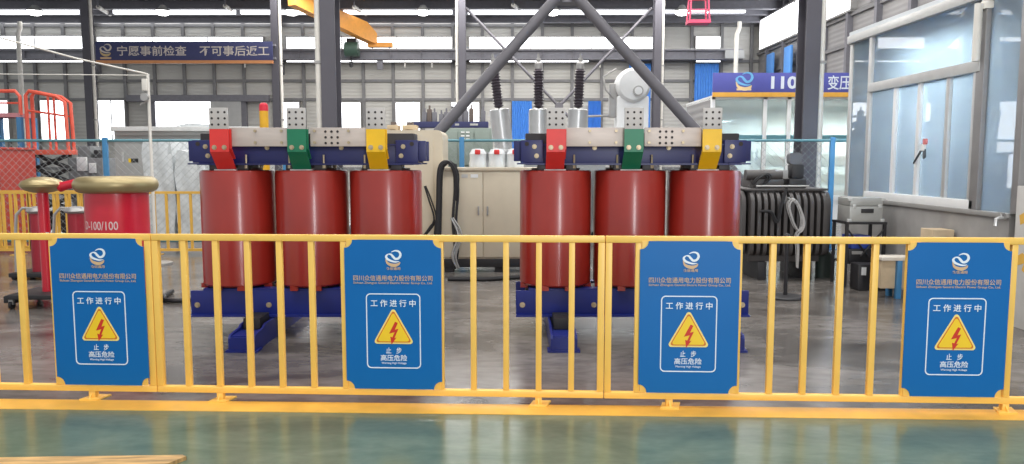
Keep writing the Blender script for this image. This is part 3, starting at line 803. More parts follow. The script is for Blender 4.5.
# two smaller red cylinders with pipe hoops behind
for px, lab in ((37, 'small dark red cylinder with grey hose behind the slim red test post'), (75, 'small dark red cylinder with grey hose behind the fat red test transformer')):
    Yq = 10.6; x = P(px, 200, Yq).x
    T = thing('capacitor_column', lab, 'electrical equipment', (x, Yq, 0), 0, 'small red cylinders with grey hoses')
    z = P(px, 213, Yq).z
    m = MB(); m.cyl((0, 0, .1), (0, 0, z), .105, mat('dull_red_tube', (158, 34, 50), .4), seg=28); m.build('body', T)
    m = MB(); m.lathe([(0, z), (.12, z), (.15, z+.03), (.12, z+.08), (0, z+.1)], ALUG); m.build('cap', T)
    m = MB(); m.tube([(-.05, 0, z+.06), (-.2, -.02, z+.07), (-.27, -.05, z-.02), (-.29, -.06, z-.3), (-.30, -.08, .02)], .02, ALUG, 8); m.build('hose', T)
    m = MB(); m.box((-.3, -.25, .04), (.3, .25, .1), BLACK, .01)
    for sx in (-.25, .25):
        for sy in (-.2, .2): m.cyl((sx, sy-.02, .03), (sx, sy+.02, .03), .03, RUBBER, seg=12)
    m.build('base', T)
# white cable on the floor etc
m = MB(); p0 = G(196, 301); pts = bez((p0.x+.2, p0.y+.1, .03), (p0.x-.1, p0.y-.3, .03), (p0.x-.45, p0.y-.25, .03), (p0.x-.5, p0.y+.5, .03), 14)
m.tube(pts, .028, RUBBER, 8); tag(m.build('floor_cable'), 'thick black cable curving on the floor left of the left transformer', 'cable')
m = MB(); p0 = G(448, 281); p1 = G(522, 279)
m.tube([(p0.x, p0.y, .03), (p0.x+.5, p0.y-.04, .03), (p1.x, p1.y, .03), (p1.x+.8, p1.y+.1, .03)], .03, RUBBER, 8); tag(m.build('floor_cable'), 'thick black cable lying on the floor in front of the beige double cabinet', 'cable')

# ================================================================== BACK YELLOW FENCES
def backfence(name_label, x0, x1, Y0, Y1, sp, m_):
    L_ = math.hypot(x1-x0, Y1-Y0); n = max(2, round(L_/sp)); sp = L_/n
    T = thing('barrier_panel', name_label, 'barrier', (x0, Y0, 0), math.atan2(Y1-Y0, x1-x0), 'yellow barrier panels in the background')
    for z, nm in ((1.09, 'top_rail'), (.09, 'bottom_rail')):
        m = MB(); m.box((0, -.022, z-.022), (L_, .022, z+.022), m_); m.build(nm, T)
    for i in range(n+1):
        m = MB(); x = i*sp; m.box((x-.02, -.018, .11), (x+.02, .018, 1.07), m_); m.build('upright', T)
    for x in (sp, L_-sp):
        m = MB(); m.box((x-.02, -.02, 0), (x+.02, .02, .07), m_); m.box((x-.08, -.12, 0), (x+.08, .12, .012), m_); m.build('foot', T)
xs = [P(p, 200, 13.2).x for p in (-60, 28, 142, 204)]
backfence('background yellow barrier panel at the far left, in front of the red container', xs[0], xs[1], 13.2, 13.2, .205, YEL2)
backfence('background yellow barrier panel behind the red test equipment', xs[1]+.02, xs[2]-.02, 13.2, 13.2, .205, YEL2)
backfence('background yellow barrier panel left of the left transformer', xs[2], xs[3]+.4, 13.2, 13.2, .205, YEL2)
backfence('second background yellow barrier row close behind the far left one', xs[0]+.1, xs[1]+.9, 13.62, 13.62, .205, YEL2)

# ================================================================== BLUE WIRE MESH FENCE
YM = 14.1
T = thing('mesh_fence', 'long blue framed wire mesh fence across the hall behind the transformers', 'fence', (0, YM, 0))
px_ = [-73, 107, 286, 462, 646, 831]
px_ = [P(p, 180, YM).x for p in px_]; zt = P(500, 140.5, YM).z
for i, x in enumerate(px_):
    m = MB(); m.box((x-.045, -.03, 0), (x+.045, .03, zt+.06), FBLUE, .008); m.box((x-.12, -.1, 0), (x+.12, .1, .012), FBLUE); m.build('post', T)
for i in range(5):
    a, b = px_[i]+.04, px_[i+1]-.04
    m = MB(); m.tube([(a, 0, zt), (b, 0, zt)], .026, TEAL, 10); m.build('top_rail', T)
    m = MB(); m.tube([(a, 0, .15), (b, 0, .15)], .025, TEAL, 8); m.build('bottom_rail', T)
    m = MB(); z0, z1 = .16, zt-.02; h = z1-z0; d = .135; n = int((b-a+h)/d)+1
    for k in range(n):
        s = a-h+k*d
        for sg in (0, 1):
            # clip 45 degree wire to the bay
            xa, za, xb2, zb2 = s, z0, s+h, z1
            if xa < a: za += a-xa; xa = a
            if xb2 > b: zb2 -= xb2-b; xb2 = b
            if xb2-xa < .03: continue
            if sg: xa, xb2 = a+b-xa, a+b-xb2
            m.tube([(xa, .003*sg, za), (xb2, .003*sg, zb2)], .003, MESHW, 3)
    m.build('wire_mesh', T)
m = MB(); m.tube([(px_[-1], 0, zt), (px_[-1]+.28, 0, zt)], .03, TEAL, 8); m.build('rail_stub', T)

# ================================================================== LEFT BACKGROUND
# red container
YC = 15.4; x1 = P(36, 170, YC+1.2).x; x0 = x1-2.6
T = thing('red_container', 'dull red steel container with ribbed sides at the far left edge', 'container', ((x0+x1)/2, YC+.6, 0))
h = (x1-x0)/2; zt = P(20, 147, YC).z
m = MB(); m.box((-h, -.57, .08), (h, .6, zt-.04), CRED); n = 4
for k in range(n+1):
    z = .1+(zt-.2)*k/n; m.box((-h, -.6, z-.03), (h, -.57, z+.03), CRED)
m.build('body', T)
m = MB(); m.box((-h-.03, -.63, zt-.05), (h+.03, .63, zt), CRED, .01); m.build('lid', T)
m = MB()
for sx in (-1, 1):
    for sy in (-1, 1): m.box((sx*(h-.08)-.07, sy*.5-.07, 0), (sx*(h-.08)+.07, sy*.5+.07, .1), BLACK)
m.build('foot', T)
# railed lift platform
YL = 17.2; xa, xb = P(27, 150, YL).x, P(70, 150, YL).x; zd = P(50, 152, YL).z
T = thing('work_platform', 'orange-red railed work platform on black crossed lifting arms, far left', 'platform lift', ((xa+xb)/2, YL, 0))
h = (xb-xa)/2
m = MB(); m.box((-h, -.05, zd-.06), (h, .3, zd+.05), ORED, .01); m.build('deck', T)
m = MB(); m.box((-h+.05, 0, .16), (h-.05, .26, .5), BLACK, .02); m.build('chassis', T)
for sx in (-1, 1):
    for sy in (.0, .24):
        m = MB(); m.cyl((sx*(h-.15), sy-.06, .17), (sx*(h-.15), sy+.06, .17), .17, RUBBER); m.build('wheel', T)
m = MB(); nz = 4; dz = (zd-.06-.5)/nz
for y in (.03, .17):
    for k in range(nz):
        m.tube([(-h+.08, y, .5+k*dz), (h-.08, y, .5+(k+1)*dz)], .035, BLACK, 6); m.tube([(h-.08, y+.06, .5+k*dz), (-h+.08, y+.06, .5+(k+1)*dz)], .035, BLACK, 6)
m.build('scissor_arm', T)
zr = P(50, 91, YL).z
for y in (0, .22):
    m = MB(); m.tube([(-h+.04, y, zd), (-h+.04, y, zr-.1), (-h+.12, y, zr), (h-.25, y, zr-.12), (h-.06, y, zr-.25), (h-.03, y, zd)], .04, ORED, 8)
    m.tube([(-h+.04, y, (zd+zr)/2+.25), (h-.04, y, (zd+zr)/2+.12)], .025, ORED, 6); m.tube([(0.05, y, zd), (.05, y, zr-.05)], .03, ORED, 6); m.build('guard_rail', T)
xa2, xb2 = P(-14, 150, YL).x, P(23, 150, YL).x
T = thing('railed_stand', 'orange-red railed stand on blue posts at the left edge beside the work platform', 'platform', ((xa2+xb2)/2, YL, 0)); h = (xb2-xa2)/2
m = MB(); zz = P(10, 115, YL).z
m.box((-h, -.1, zz-.05), (h, .5, zz+.04), mat('dusty_pink', (196, 140, 146), .6)); m.build('deck', T)
for sx in (-h+.05, h+.0): 
    for sy in (-.05, .45):
        m = MB(); m.box((sx-.05, sy-.05, 0), (sx+.05, sy+.05, zz-.05), FBLUE); m.build('post', T)
m = MB(); m.tube([(-h+.05, 0, zz), (-h+.05, 0, zr-.1), (-h+.15, 0, zr), (h-.1, 0, zr), (h, 0, zr-.12), (h, 0, zz)], .04, ORED, 8); m.tube([(-h+.05, 0, (zz+zr)/2), (h, 0, (zz+zr)/2)], .025, ORED, 6); m.build('guard_rail', T)
# white pole with cable pulley
YP = 12.0; x = P(151, 150, YP).x; zt = P(150, 74, YP).z
T = thing('cable_pole', 'tall thin white pole with a hoist head, left of the left transformer', 'pole', (x, YP, 0))
m = MB(); m.cyl((0, 0, .02), (0, 0, zt), .024, PIPE, seg=14); m.build('pole', T)
m = MB(); m.lathe([(0, 0), (.25, 0), (.25, .03), (0, .04)], ALUG); m.build('base', T)
m = MB(); m.box((-.07, -.07, zt-.26), (.01, -.02, zt-.08), PIPE, .01); m.cyl((-.03, -.09, zt-.36), (-.03, -.03, zt-.36), .06, ALUG); m.tube([(-.12, -.05, zt-.48), (.0, -.05, zt-.42), (0, -.05, zt-.3)], .015, ALUG, 6); m.build('hoist_head', T)
m = MB(); a = P(-6, 36, YP-1.5)-Vector((x, YP, 0)); m.tube([(0, 0, zt), (a.x*.5, a.y*.5, (zt+a.z)/2-.03), tuple(a)], .014, PIPE, 6); m.build('stay_rope', T)
m = MB(); a = P(-6, 74, YP)-Vector((x, YP, 0)); m.tube([(0, 0, zt-.02), tuple(a)], .008, PIPE, 6); m.build('stay_wire', T)

# white housing with plastic wrapped goods
YW = 17.0
def bx3(mb, px0, py0, px1, py1, Y, dep, m, bevel=0.01, floor=False):
    a = P(px0, py1, Y); b = P(px1, py0, Y)
    mb.box((a.x, Y, 0 if floor else a.z), (b.x, Y+dep, b.z), m, bevel)
m = MB()
T = thing('white_housing', 'pale grey equipment housing with flat overhanging roof behind the mesh fence, left', 'housing', (0, 0, 0))
m = MB(); bx3(m, 117, 133, 246, 200, YW, 2.0, GREYC, .02, True); m.build('body', T)
m = MB(); bx3(m, 110, 126.5, 262, 131, YW-.25, 2.5, mat('roof_white', (222, 222, 220), .5)); bx3(m, 114, 131, 252, 135.5, YW-.1, 2.2, GREYC); m.build('roof', T)
m = MB(); bx3(m, 118, 138, 142, 215, YW-.04, .05, mat('door_grey', (170, 170, 168), .5)); dd = m.build('door', T)
m = MB(); bx3(m, 131, 158.5, 138, 162.5, YW-.05, .02, BLACK, 0); bx3(m, 128.5, 158.5, 131, 162.5, YW-.05, .02, SIGNY, 0); m.build('warning_label', dd)
m = MB(); bx3(m, 122, 152, 123.4, 162, YW-.07, .03, ALU, 0); m.build('handle', dd)
def wrapped(px0, py0, px1, py1, Y, dep, lab, seed, m_=FILM):
    random.seed(seed); a = P(px0, py1, Y); b = P(px1, py0, Y); mb = MB(); n = 9
    bm = mb.bm
    r = bmesh.ops.create_grid(bm, x_segments=n, y_segments=n, size=.5)['verts']; bmesh.ops.delete(bm, geom=r, context='VERTS')
    mb.box((a.x, Y, 0), (b.x, Y+dep, b.z), m_)
    bmesh.ops.subdivide_edges(bm, edges=bm.edges[:], cuts=7, use_grid_fill=True)
    for v in bm.verts:
        if v.co.z > .02:
            v.co += Vector((random.uniform(-1, 1), random.uniform(-1, 1), random.uniform(-1, .6)))*.035
            # shoulders slump
            t_ = v.co.z/b.z
            if t_ > .8:
                v.co.x += ((a.x+b.x)/2-v.co.x)*.12*(t_-.8)/.2
    return tag(mb.build('wrapped_load'), lab, 'wrapped load')
wrapped(145, 141, 172, 235, 15.3, 1.0, 'tall film wrapped white load behind the mesh fence, left of the pair', 3)
wrapped(178, 150, 209, 235, 15.2, 1.1, 'lower film wrapped white load behind the mesh fence, beside the left transformer', 4)
m = MB()
a = P(186, 134, YW+.1); random.seed(5)
zr0 = P(200, 126.5, YW-.25).z
pts = [(178, 0), (184, 2), (191, 3), (197, 3.5), (206, 2.5), (214, 2), (220, 0)]
m.prism([(P(px, 126, YW).x, zr0+dz*YW/760) for px, dz in pts], YW-.2, YW+.9, FILM); tag(m.build('plastic_sheet'), 'crumpled plastic sheet heaped on the pale housing roof', 'sheet')
# grey machine parts behind the test post
YG = 18.8
T = thing('grey_machine', 'grey machine with white panels behind the mesh fence, right of the red platform', 'machine', (0, 0, 0))
m = MB(); bx3(m, 72, 158, 102, 200, YG, 1.0, mat('machine_grey', (122, 124, 126), .5), .02, True); bx3(m, 78, 146, 90, 158, YG+.2, .5, mat('machine_grey', (122, 124, 126), .5)); m.build('body', T)
m = MB(); bx3(m, 77, 157, 86, 171, YG-.06, .06, WHITE); bx3(m, 89, 163, 95, 173, YG-.06, .06, WHITE); m.build('panel', T)
m = MB(); bx3(m, 94, 150, 98, 158, YG+.2, .3, BLACK); m.build('head', T)

# yellow tower with red top
YV = 13.0; x = P(264, 120, YV).x; z1 = P(264, 111, YV).z
T = thing('signal_post', 'yellow post with a rounded red top behind the left transformer', 'post', (x, YV, 0))
m = MB(); m.cyl((0, 0, .03), (0, 0, z1), .074, mat('post_yellow', (232, 176, 40), .45), seg=24); m.build('post', T)
m = MB(); m.lathe([(0, z1+.14), (.04, z1+.135), (.068, z1+.11), (.076, z1+.07), (.076, z1), (0, z1)], mat('post_red', (214, 40, 60), .4)); m.build('cap', T)
m = MB(); m.box((-.2, -.2, 0), (.2, .2, .03), BLACK); m.build('base', T)

# ================================================================== MIDDLE BACKGROUND
# tall beige box
YB1 = 11.6
xa, xb = P(384, 200, YB1).x, P(443, 200, YB1).x; zt = P(415, 130, YB1).z
T = thing('beige_housing', 'tall beige steel housing with rounded corners behind the left transformer', 'cabinet', ((xa+xb)/2, YB1, 0)); h = (xb-xa)/2
m = MB(); m.prism(rrect(-h, .1, h, zt, .09), 0, 1.0, BEIGE); m.build('body', T)
m = MB(); m.prism(rrect(-h+.09, .2, h-.14, zt-.08, .05), -.012, 0, BEIGE); m.build('door', T)
m = MB(); m.box((-h+.02, .02, 0), (h-.02, .98, .1), BLACK); m.build('plinth', T)
for (pa, pb, lab) in ((387, 398, 'small tan wooden block on top of the tall beige housing, left one'), (402, 416, 'small tan wooden block on top of the tall beige housing, right one')):
    a, b = P(pa, 128, YB1+.3).x, P(pb, 128, YB1+.3).x
    m = MB(); w_ = b-a; m.box((0, 0, .02), (w_, .3, .09), CARD, .004); m.box((.0, 0, 0), (w_*.25, .3, .02), CARD); m.box((w_*.75, 0, 0), (w_, .3, .02), CARD); m.box((w_*.3, .05, .09), (w_*.7, .25, .14), mat('dark_clutter', (110, 98, 92), .7)); tag(m.build('wooden_block', loc=(a, YB1+.3, zt)), lab, 'block')
# beige double cabinet
YB2 = 11.1; xa, xb = P(441, 200, YB2).x, P(556, 200, YB2).x; zt = P(500, 167.5, YB2).z
T = thing('double_cabinet', 'wide beige two door cabinet between the two transformers', 'cabinet', ((xa+xb)/2, YB2, 0)); h = (xb-xa)/2
m = MB(); m.box((-h, 0.02, .2), (h, .48, zt-.04), BEIGE, .005); m.build('body', T)
m = MB(); m.box((-h-.015, -.015, zt-.045), (h+.015, .49, zt), BEIGE, .006); m.build('top', T)
xm = P(483, 200, YB2).x-(xa+xb)/2; x3 = P(541, 200, YB2).x-(xa+xb)/2
for (a, b) in ((-h+.02, xm-.006), (xm+.006, x3)):
    m = MB(); m.box((a, 0, .23), (b, .02, zt-.07), BEIGE, .004); dd = m.build('door', T)
    m = MB(); hx = b-.06 if a < xm-.1 else a+.06; m.box((hx-.012, -.02, .85), (hx+.012, 0, .98), ALUG, .003); m.build('handle', dd)
m = MB(); qa = P(474, 176, YB2); m.box((qa.x-.05-(xa+xb)/2, -.006, qa.z-.025), (qa.x+.06-(xa+xb)/2, 0, qa.z+.025), WHITE); qa = P(465, 176, YB2); m.box((qa.x-.05-(xa+xb)/2, -.006, qa.z-.025), (qa.x+.04-(xa+xb)/2, 0, qa.z+.025), GREYC); m.build('name_plate', T)
m = MB(); m.box((-h, 0.0, .08), (h, .46, .2), BLACK, .004)
for x in (-h+.1, 0, h-.1): m.box((x-.06, .03, 0), (x+.06, .43, .08), BLACK)
m.build('skid', T)
# film wrapped bushings on the cabinet
for i, (px, lab) in enumerate(((478, 'film wrapped glass-clear bushing with red cap on the beige cabinet, left of three'), (497, 'film wrapped glass-clear bushing with red cap on the beige cabinet, middle of three'), (515, 'film wrapped glass-clear bushing with red cap on the beige cabinet, right of three'))):
    q = P(px, 168, YB2+.25); T = thing('wrapped_bushing', lab, 'bushing', (q.x, YB2+.25, zt))
    m = MB(); m.lathe([(0, 0), (.13, 0), (.135, .05), (.12, .12), (.128, .2), (.09, .27), (0, .28)], FILM, seg=20); m.build('wrapped_body', T)
    m = MB(); m.box((-.04, -.14, .19), (.04, -.10, .26), TRED, .012); m.build('red_cap', T)
# black cable bundles hung on the cabinet
q0 = P(443, 163, YB2-.1)
def hang(pts_px, Y, r, lab, n=4, m_=RUBBER, spread=.03, name='cable_bundle', seed=1):
    random.seed(seed); mb = MB()
    for k in range(n):
        off = Vector((random.uniform(-1, 1)*spread, random.uniform(-1, 0)*spread*1.5, random.uniform(-1, 1)*spread*.6))
        base = [P(px, py, Y)+off*(1 if 0 < i < len(pts_px)-1 else .5) for i, (px, py) in enumerate(pts_px)]
        sm = []
        for i in range(len(base)-1):
            a = base[max(0, i-1)]; b = base[i]; c = base[i+1]; d = base[min(len(base)-1, i+2)]
            for s in range(5):
                t_ = s/5; sm.append(.5*((2*b)+(-a+c)*t_+(2*a-5*b+4*c-d)*t_*t_+(-a+3*b-3*c+d)*t_**3))
        sm.append(base[-1]); mb.tube(sm, r, m_, 6)
    return tag(mb.build(name), lab, 'cable')
hang([(456, 200), (456, 175), (450, 163), (444, 163), (440, 172), (439, 200), (438, 240), (437, 262), (438, 272)], YB2-.09, .014, 'thick black cable bundle arching over the cabinet edge right of the left transformer', 7, RUBBER, .035, seed=2)
hang([(455, 164), (457, 190), (455, 220), (457, 245), (455, 268)], YB2-.07, .012, 'black cable bundle hanging down the left door of the beige double cabinet', 6, BLACK, .04, seed=3)
hang([(425, 186), (430, 200), (435, 220), (425, 235), (436, 222), (434, 245), (430, 272)], YB2+.2, .012, 'thin black cable loop hanging against the tall beige housing', 3, RUBBER, .02, seed=4)
hang([(452, 218), (460, 235), (454, 255), (458, 268)], YB2-.11, .012, 'grey plugs and leads at the lower end of the hanging cable bundles', 4, ALUG, .05, seed=6)

# grey green cabinets and navy board behind the mesh
YK = 21.0
T = thing('machine_cabinet', 'grey-green machine cabinet row behind the mesh fence, left of the silver bushings', 'machine', (0, 0, 0))
m = MB(); bx3(m, 440, 128, 492, 168, YK, 1.2, GREENG, .02, True); m.build('body', T)
for k in range(3):
    m = MB(); bx3(m, 443+k*16, 131, 457+k*16, 165, YK-.03, .03, GREENG); m.build('door', T)
m = MB()
for r_ in range(3):
    for c_ in range(2): bx3(m, 461+c_*5, 131.5+r_*3.5, 464.5+c_*5, 133+r_*3.5, YK-.05, .02, WHITE, 0)
m.build('label_plate', T)
T = thing('shelf_board', 'long navy shelf board with pale markings on the far side above the grey-green cabinets', 'shelf', (0, 0, 0)); YS = 24.0
m = MB(); bx3(m, 412, 121.5, 488, 127.5, YS, .6, BANNER); m.build('board', T)
m = MB(); bx3(m, 443, 123.5, 451, 125.5, YS-.01, .01, GREYC, 0); bx3(m, 470, 123.5, 478, 125.5, YS-.01, .01, GREYC, 0); bx3(m, 455, 123.5, 459, 125.5, YS-.01, .01, GREYC, 0); m.build('marking', T)
for px in (414, 450, 486):
    m = MB(); bx3(m, px-1, 127.5, px+1, 200, YS+.2, .1, COLD, 0, True); m.build('leg', T)
zt = P(440, 121.5, YS).z
random.seed(11)
for px in (424, 429, 434, 441, 446, 452, 456, 460, 466, 471, 483):
    x = P(px, 120, YS).x; hh = random.uniform(.2, .42); m = MB(); k = random.choice((BLACK, mat('dark_clutter', (110, 98, 92), .7), COLD))
    m.box((-.07, 0, 0), (.07, .2, hh), k, .01); m.cyl((0, .1, hh), (0, .1, hh+.12), .03, k, seg=8)
    tag(m.build('tool', loc=(x, YS+.1, zt)), 'small dark upright tool standing on the navy shelf board', 'tool', 'dark tools on the navy shelf board')

# silver bushings of the large transformer behind
YH = 16.4; zt0 = P(540, 152, YH).z
T = thing('oil_transformer', 'large pale grey oil transformer tank under the three tall bushings', 'transformer', (P(545, 200, YH).x, YH+.9, 0))
m = MB(); m.box((-1.3, -.9, .1), (1.3, .9, zt0-.05), TANKL, .02); m.build('tank', T)
m = MB(); m.box((-1.4, -1.0, zt0-.05), (1.4, 1.0, zt0), TANKL, .01); m.build('cover', T)
for k in range(9):
    m = MB(); x = -1.1+k*.27; m.box((x-.03, -1.15, .4), (x+.03, -.9, zt0-.4), TANKL, .02); m.build('radiator_fin', T)
m = MB(); m.box((-1.2, -.7, 0), (-.9, .7, .1), BLACK); m.build('skid', T); m = MB(); m.box((.9, -.7, 0), (1.2, .7, .1), BLACK); m.build('skid', T)
def bushing(pxb, pxt, lab):
    a = P(pxb, 152, YH); b = P(pxt, 52, YH); a.y = b.y = YH+.25; a.z = zt0
    T = thing('bushing', lab, 'bushing', a, 0, 'tall silver and dark bushings'); d = (b-a); L_ = d.length
    R_ = Vector((0, 0, 1)).rotation_difference(d.normalized()).to_matrix().to_4x4()
    f1, f2, f3 = .10, .44, .86
    m = MB(); m.lathe([(0, 0), (.26, 0), (.26, .03), (.19, .05), (.19, .12*L_), (.215, .12*L_), (.215, .43*L_), (.19, .44*L_), (0, .44*L_)], SILV, M=R_, seg=36); m.build('turret', T)
    pr = [(0, .44*L_)]; n = 13
    for k in range(n):
        z = (.46+.38*k/n)*L_; pr += [(.085, z), (.118, z+.012*L_), (.085, z+.022*L_)]
    pr += [(.08, .845*L_), (0, .845*L_)]
    m = MB(); m.lathe(pr, PORC, M=R_, seg=28); m.build('insulator', T)
    m = MB(); m.lathe([(0, .845*L_), (.085, .845*L_), (.085, .90*L_), (.05, .92*L_), (.05, .95*L_), (.025, .955*L_), (.025, L_), (0, L_)], ALUG, M=R_, seg=20); m.build('cap', T)
bushing(504, 492, 'tall silver and dark bushing leaning left, leftmost of three')
bushing(539, 539, 'tall silver and dark bushing standing upright behind the red terminal')
bushing(577, 582, 'tall silver and dark bushing leaning right, rightmost of three')

# white round machine
YR = 18.5; q = P(632, 86, YR)
T = thing('round_machine', 'white round drum machine on a pedestal behind the green terminal of the right transformer', 'machine', (q.x, YR, 0))
rr = 17.0*YR/760
m = MB(); Mr = Matrix.Rotation(PI/2, 4, 'X')
m.lathe([(0, .3), (rr*.82, .3), (rr*.95, .24), (rr, .15), (rr, -.15), (rr*.95, -.22), (0, -.22)], WHITE, (0, 0, q.z), 48, Mr); m.build('drum', T)
m = MB(); m.box((-.38, -.2, .1), (.38, .3, q.z-.25), WHITE, .04); m.box((-.5, -.3, 0), (.5, .4, .1), GREYC, .02); m.build('pedestal', T)
g = P(636, 92, YR); m = MB(); m.cyl((g.x-q.x, -.3, g.z), (g.x-q.x, -.36, g.z), .12, ALUG, seg=24); m.cyl((g.x-q.x, -.36, g.z), (g.x-q.x, -.365, g.z), .09, WHITE, seg=24); m.build('gauge', T)
m = MB(); m.box((-.55, -.1, q.z-.75), (-.36, .1, q.z+.05), ALUG, .02); m.tube([(-.45, -.1, q.z-.3), (-.65, -.15, q.z-.1), (-.7, -.1, q.z+.2), (-.4, -.1, q.z+.4)], .025, ALUG, 6); m.tube([(-.4, 0, q.z-.7), (-1.5, 0, q.z-.74)], .03, ALUG, 6); m.tube([(-1.5, 0, q.z-.74), (-1.5, 0, 0)], .03, ALUG, 6); m.build('pipework', T)

# ================================================================== RIGHT: OIL TRANSFORMER WITH CORRUGATED WALLS
YO = 10.3; xa, xb = P(744, 220, YO).x, P(834, 220, YO).x; zt = P(785, 191, YO).z
T = thing('corrugated_transformer', 'dark grey oil transformer with corrugated cooling walls right of the right transformer', 'transformer', ((xa+xb)/2, YO, 0)); h = (xb-xa)/2
m = MB(); m.box((-h+.12, .16, .25), (h-.12, .95, zt), TANK, .01); m.build('tank', T)
n = 14
for k in range(n):
    x = -h+.03+(2*h-.06)*k/(n-1)
    m = MB(); yf, yb = 0, .2
    if k in (0, n-1): yf, yb = .10, .9
    rr = .19
    pr = [(yb, .34), (yb, zt-.01)]+[(yf+rr-rr*math.sin(a), zt-.01-rr+rr*math.cos(a)) for a in [PI/2*i/6 for i in range(7)]]+[(yf+rr*.6-rr*.6*math.cos(a), .34+rr*.6-rr*.6*math.sin(a)) for a in [PI/2*i/4 for i in range(5)]]
    m.prism(pr, x-.024, x+.024, TANK, 'YZ'); m.build('cooling_fin', T)
m = MB(); m.box((-h+.05, .1, zt), (h-.05, 1.0, zt+.03), TANK, .005)
m.tube([(-h+.2, .15, zt+.06), (h-.3, .15, zt+.06)], .015, ALUG, 6); m.build('cover', T)
m = MB()
for x in (-.35, -.05): m.lathe([(0, zt+.03), (.08, zt+.03), (.08, zt+.06), (.05, zt+.08), (.07, zt+.11), (.045, zt+.13), (.065, zt+.16), (.03, zt+.19), (.03, zt+.26), (0, zt+.26)], PORC, (x, .45, 0), 20)
m.build('low_bushing', T)
m = MB(); m.cyl((-.52, .3, zt+.21), (-.02, .3, zt+.21), .075, TANK, seg=20); m.box((-.45, .26, zt+.03), (-.4, .34, zt+.16), TANK); m.box((-.14, .26, zt+.03), (-.09, .34, zt+.16), TANK); m.build('oil_cylinder', T)
m = MB(); m.box((-.42, .25, zt+.03), (.0, .8, zt+.16), TANK, .02); m.box((.06, .2, zt+.03), (.3, .5, zt+.16), BLACK, .02); m.box((.1, .22, zt+.16), (.27, .42, zt+.36), BLACK, .03); m.build('terminal_box', T)
a = P(781, 169, YO+.3); m = MB(); m.box((-.12, .25, zt+.16), (.06, .4, zt+.28), ALUG, .01); m.build('breather', T)
q = P(791, 150, YO+.4); m = MB(); m.prism(rrect(.09, zt+.36, .26, zt+.52, .04), .3, .42, mat('gauge_grey', (104, 106, 112), .5)); m.cyl((.17, .36, zt+.3), (.17, .36, zt+.38), .02, BLACK, seg=8); m.build('relay', T)
for s in (-1, 1):
    m = MB(); m.box((s*(h-.3)-.06, .1, 0), (s*(h-.3)+.06, 1.0, .25), BLACK, .005); m.build('skid', T)
hang([(753, 184), (757, 178), (764, 174), (768, 177), (764, 183), (757, 188), (752, 192)], YO+.2, .012, 'coiled dark hose on top of the corrugated oil transformer', 3, RUBBER, .03, seed=8)
hang([(786, 188), (780, 206), (776, 222), (770, 212), (760, 211)], YO-.04, .016, 'black strap hanging across the corrugated cooling fins', 2, RUBBER, .02, seed=9)
hang([(788, 198), (797, 205), (803, 222), (799, 232), (793, 224), (788, 206), (794, 200), (801, 214), (801, 228), (796, 236), (797, 250), (797, 268)], YO-.05, .0055, 'white cable coil hanging in front of the corrugated cooling fins', 4, mat('cable_grey', (196, 194, 192), .5), .035, seed=10)
# round based stanchion
q = G(785, 298); T = thing('floor_stanchion', 'short black stanchion with a round base in front of the corrugated transformer', 'stanchion', (q.x, q.y, 0))
m = MB(); m.lathe([(0, 0), (.215, 0), (.215, .02), (.2, .032), (.05, .04), (0, .04)], BLACK, seg=36); m.build('base', T)
m = MB(); m.cyl((0, 0, .04), (0, 0, .72), .024, BLACK, seg=14); m.lathe([(0, .72), (.03, .72), (.035, .75), (.02, .78), (0, .785)], BLACK); m.build('post', T)
# small dark item behind
q = G(823, 277); m = MB(); m.lathe([(0, 0), (.11, 0), (.11, .3), (.08, .36), (.04, .38), (.04, .44), (0, .44)], mat('dark_green_metal', (62, 74, 68), .5), seg=20)
tag(m.build('gas_cylinder', loc=(q.x, q.y, 0)), 'squat dark green metal canister on the floor right of the corrugated transformer', 'canister')

# ================================================================== GLAZED BOOTH, RIGHT
XB = 5.0
def bz(px, py): q = PX(px, py, XB); return q.y, q.z
YN, YF = 7.62, PX(843, 190, XB).y
bw = MB(); zs = 1.115
bw.box((XB, YN, 0), (XB+.18, YF, zs-.05), GWALL); bw.box((XB+.18, YF-.18, 0), (9.5, YF, zs-.05), GWALL); bw.box((XB+.18, YN, 0), (9.5, YN+.15, zs-.05), GWALL)
struct(bw.build('wall_booth'))
m = MB(); m.box((XB-.03, YN, zs-.05), (XB+.22, YF+.02, zs), ALUG, .006); m.box((XB+.18, YF-.2, zs-.05), (9.5, YF+.02, zs), ALUG, .006); struct(m.build('trim_2'))
zm, ztop = 2.655, 3.42
ys = {'a': YF-.04, 'b': PX(867, 130, XB).y, 'c': PX(893, 130, XB).y, 'd': PX(917, 130, XB).y, 'e': PX(946, 120, XB).y, 'f': PX(979, 100, XB).y}
T = struct(MB().box((XB+.02, YF-.09, zs), (XB+.12, YF, ztop), ALU, .006).build('window_60'))
def member(lo, hi, nm='frame', m_=ALU): MB().box(lo, hi, m_, .006).build(nm, T)
member((XB, ys['b']-.045, zs), (XB+.1, ys['b']+.045, ztop), 'mullion')
member((XB-.01, ys['f']-.07, zs), (XB+.14, ys['f']+.07, 3.26), 'corner_post', mat('grey_post', (150, 148, 148), .4, .3))
MB().lathe([(0, 3.36), (.06, 3.35), (.1, 3.30), (.1, 3.24), (0, 3.24)], PIPE, (XB+.06, ys['f'], 0)).build('post_cap', T)
MB().cyl((XB-.06, ys['f'], 2.7), (XB-.06, ys['f'], 3.3), .04, PIPE).build('lamp_tube', T)
member((XB-.03, 6.2, ztop-.06), (XB+.13, YF, ztop+.05), 'top_rail')
member((XB-.02, ys['f'], zm-.06), (XB+.11, ys['b'], zm+.06), 'middle_rail')
member((XB-.01, ys['f'], zs), (XB+.11, ys['b'], zs+.10), 'sill_rail', WHITE)
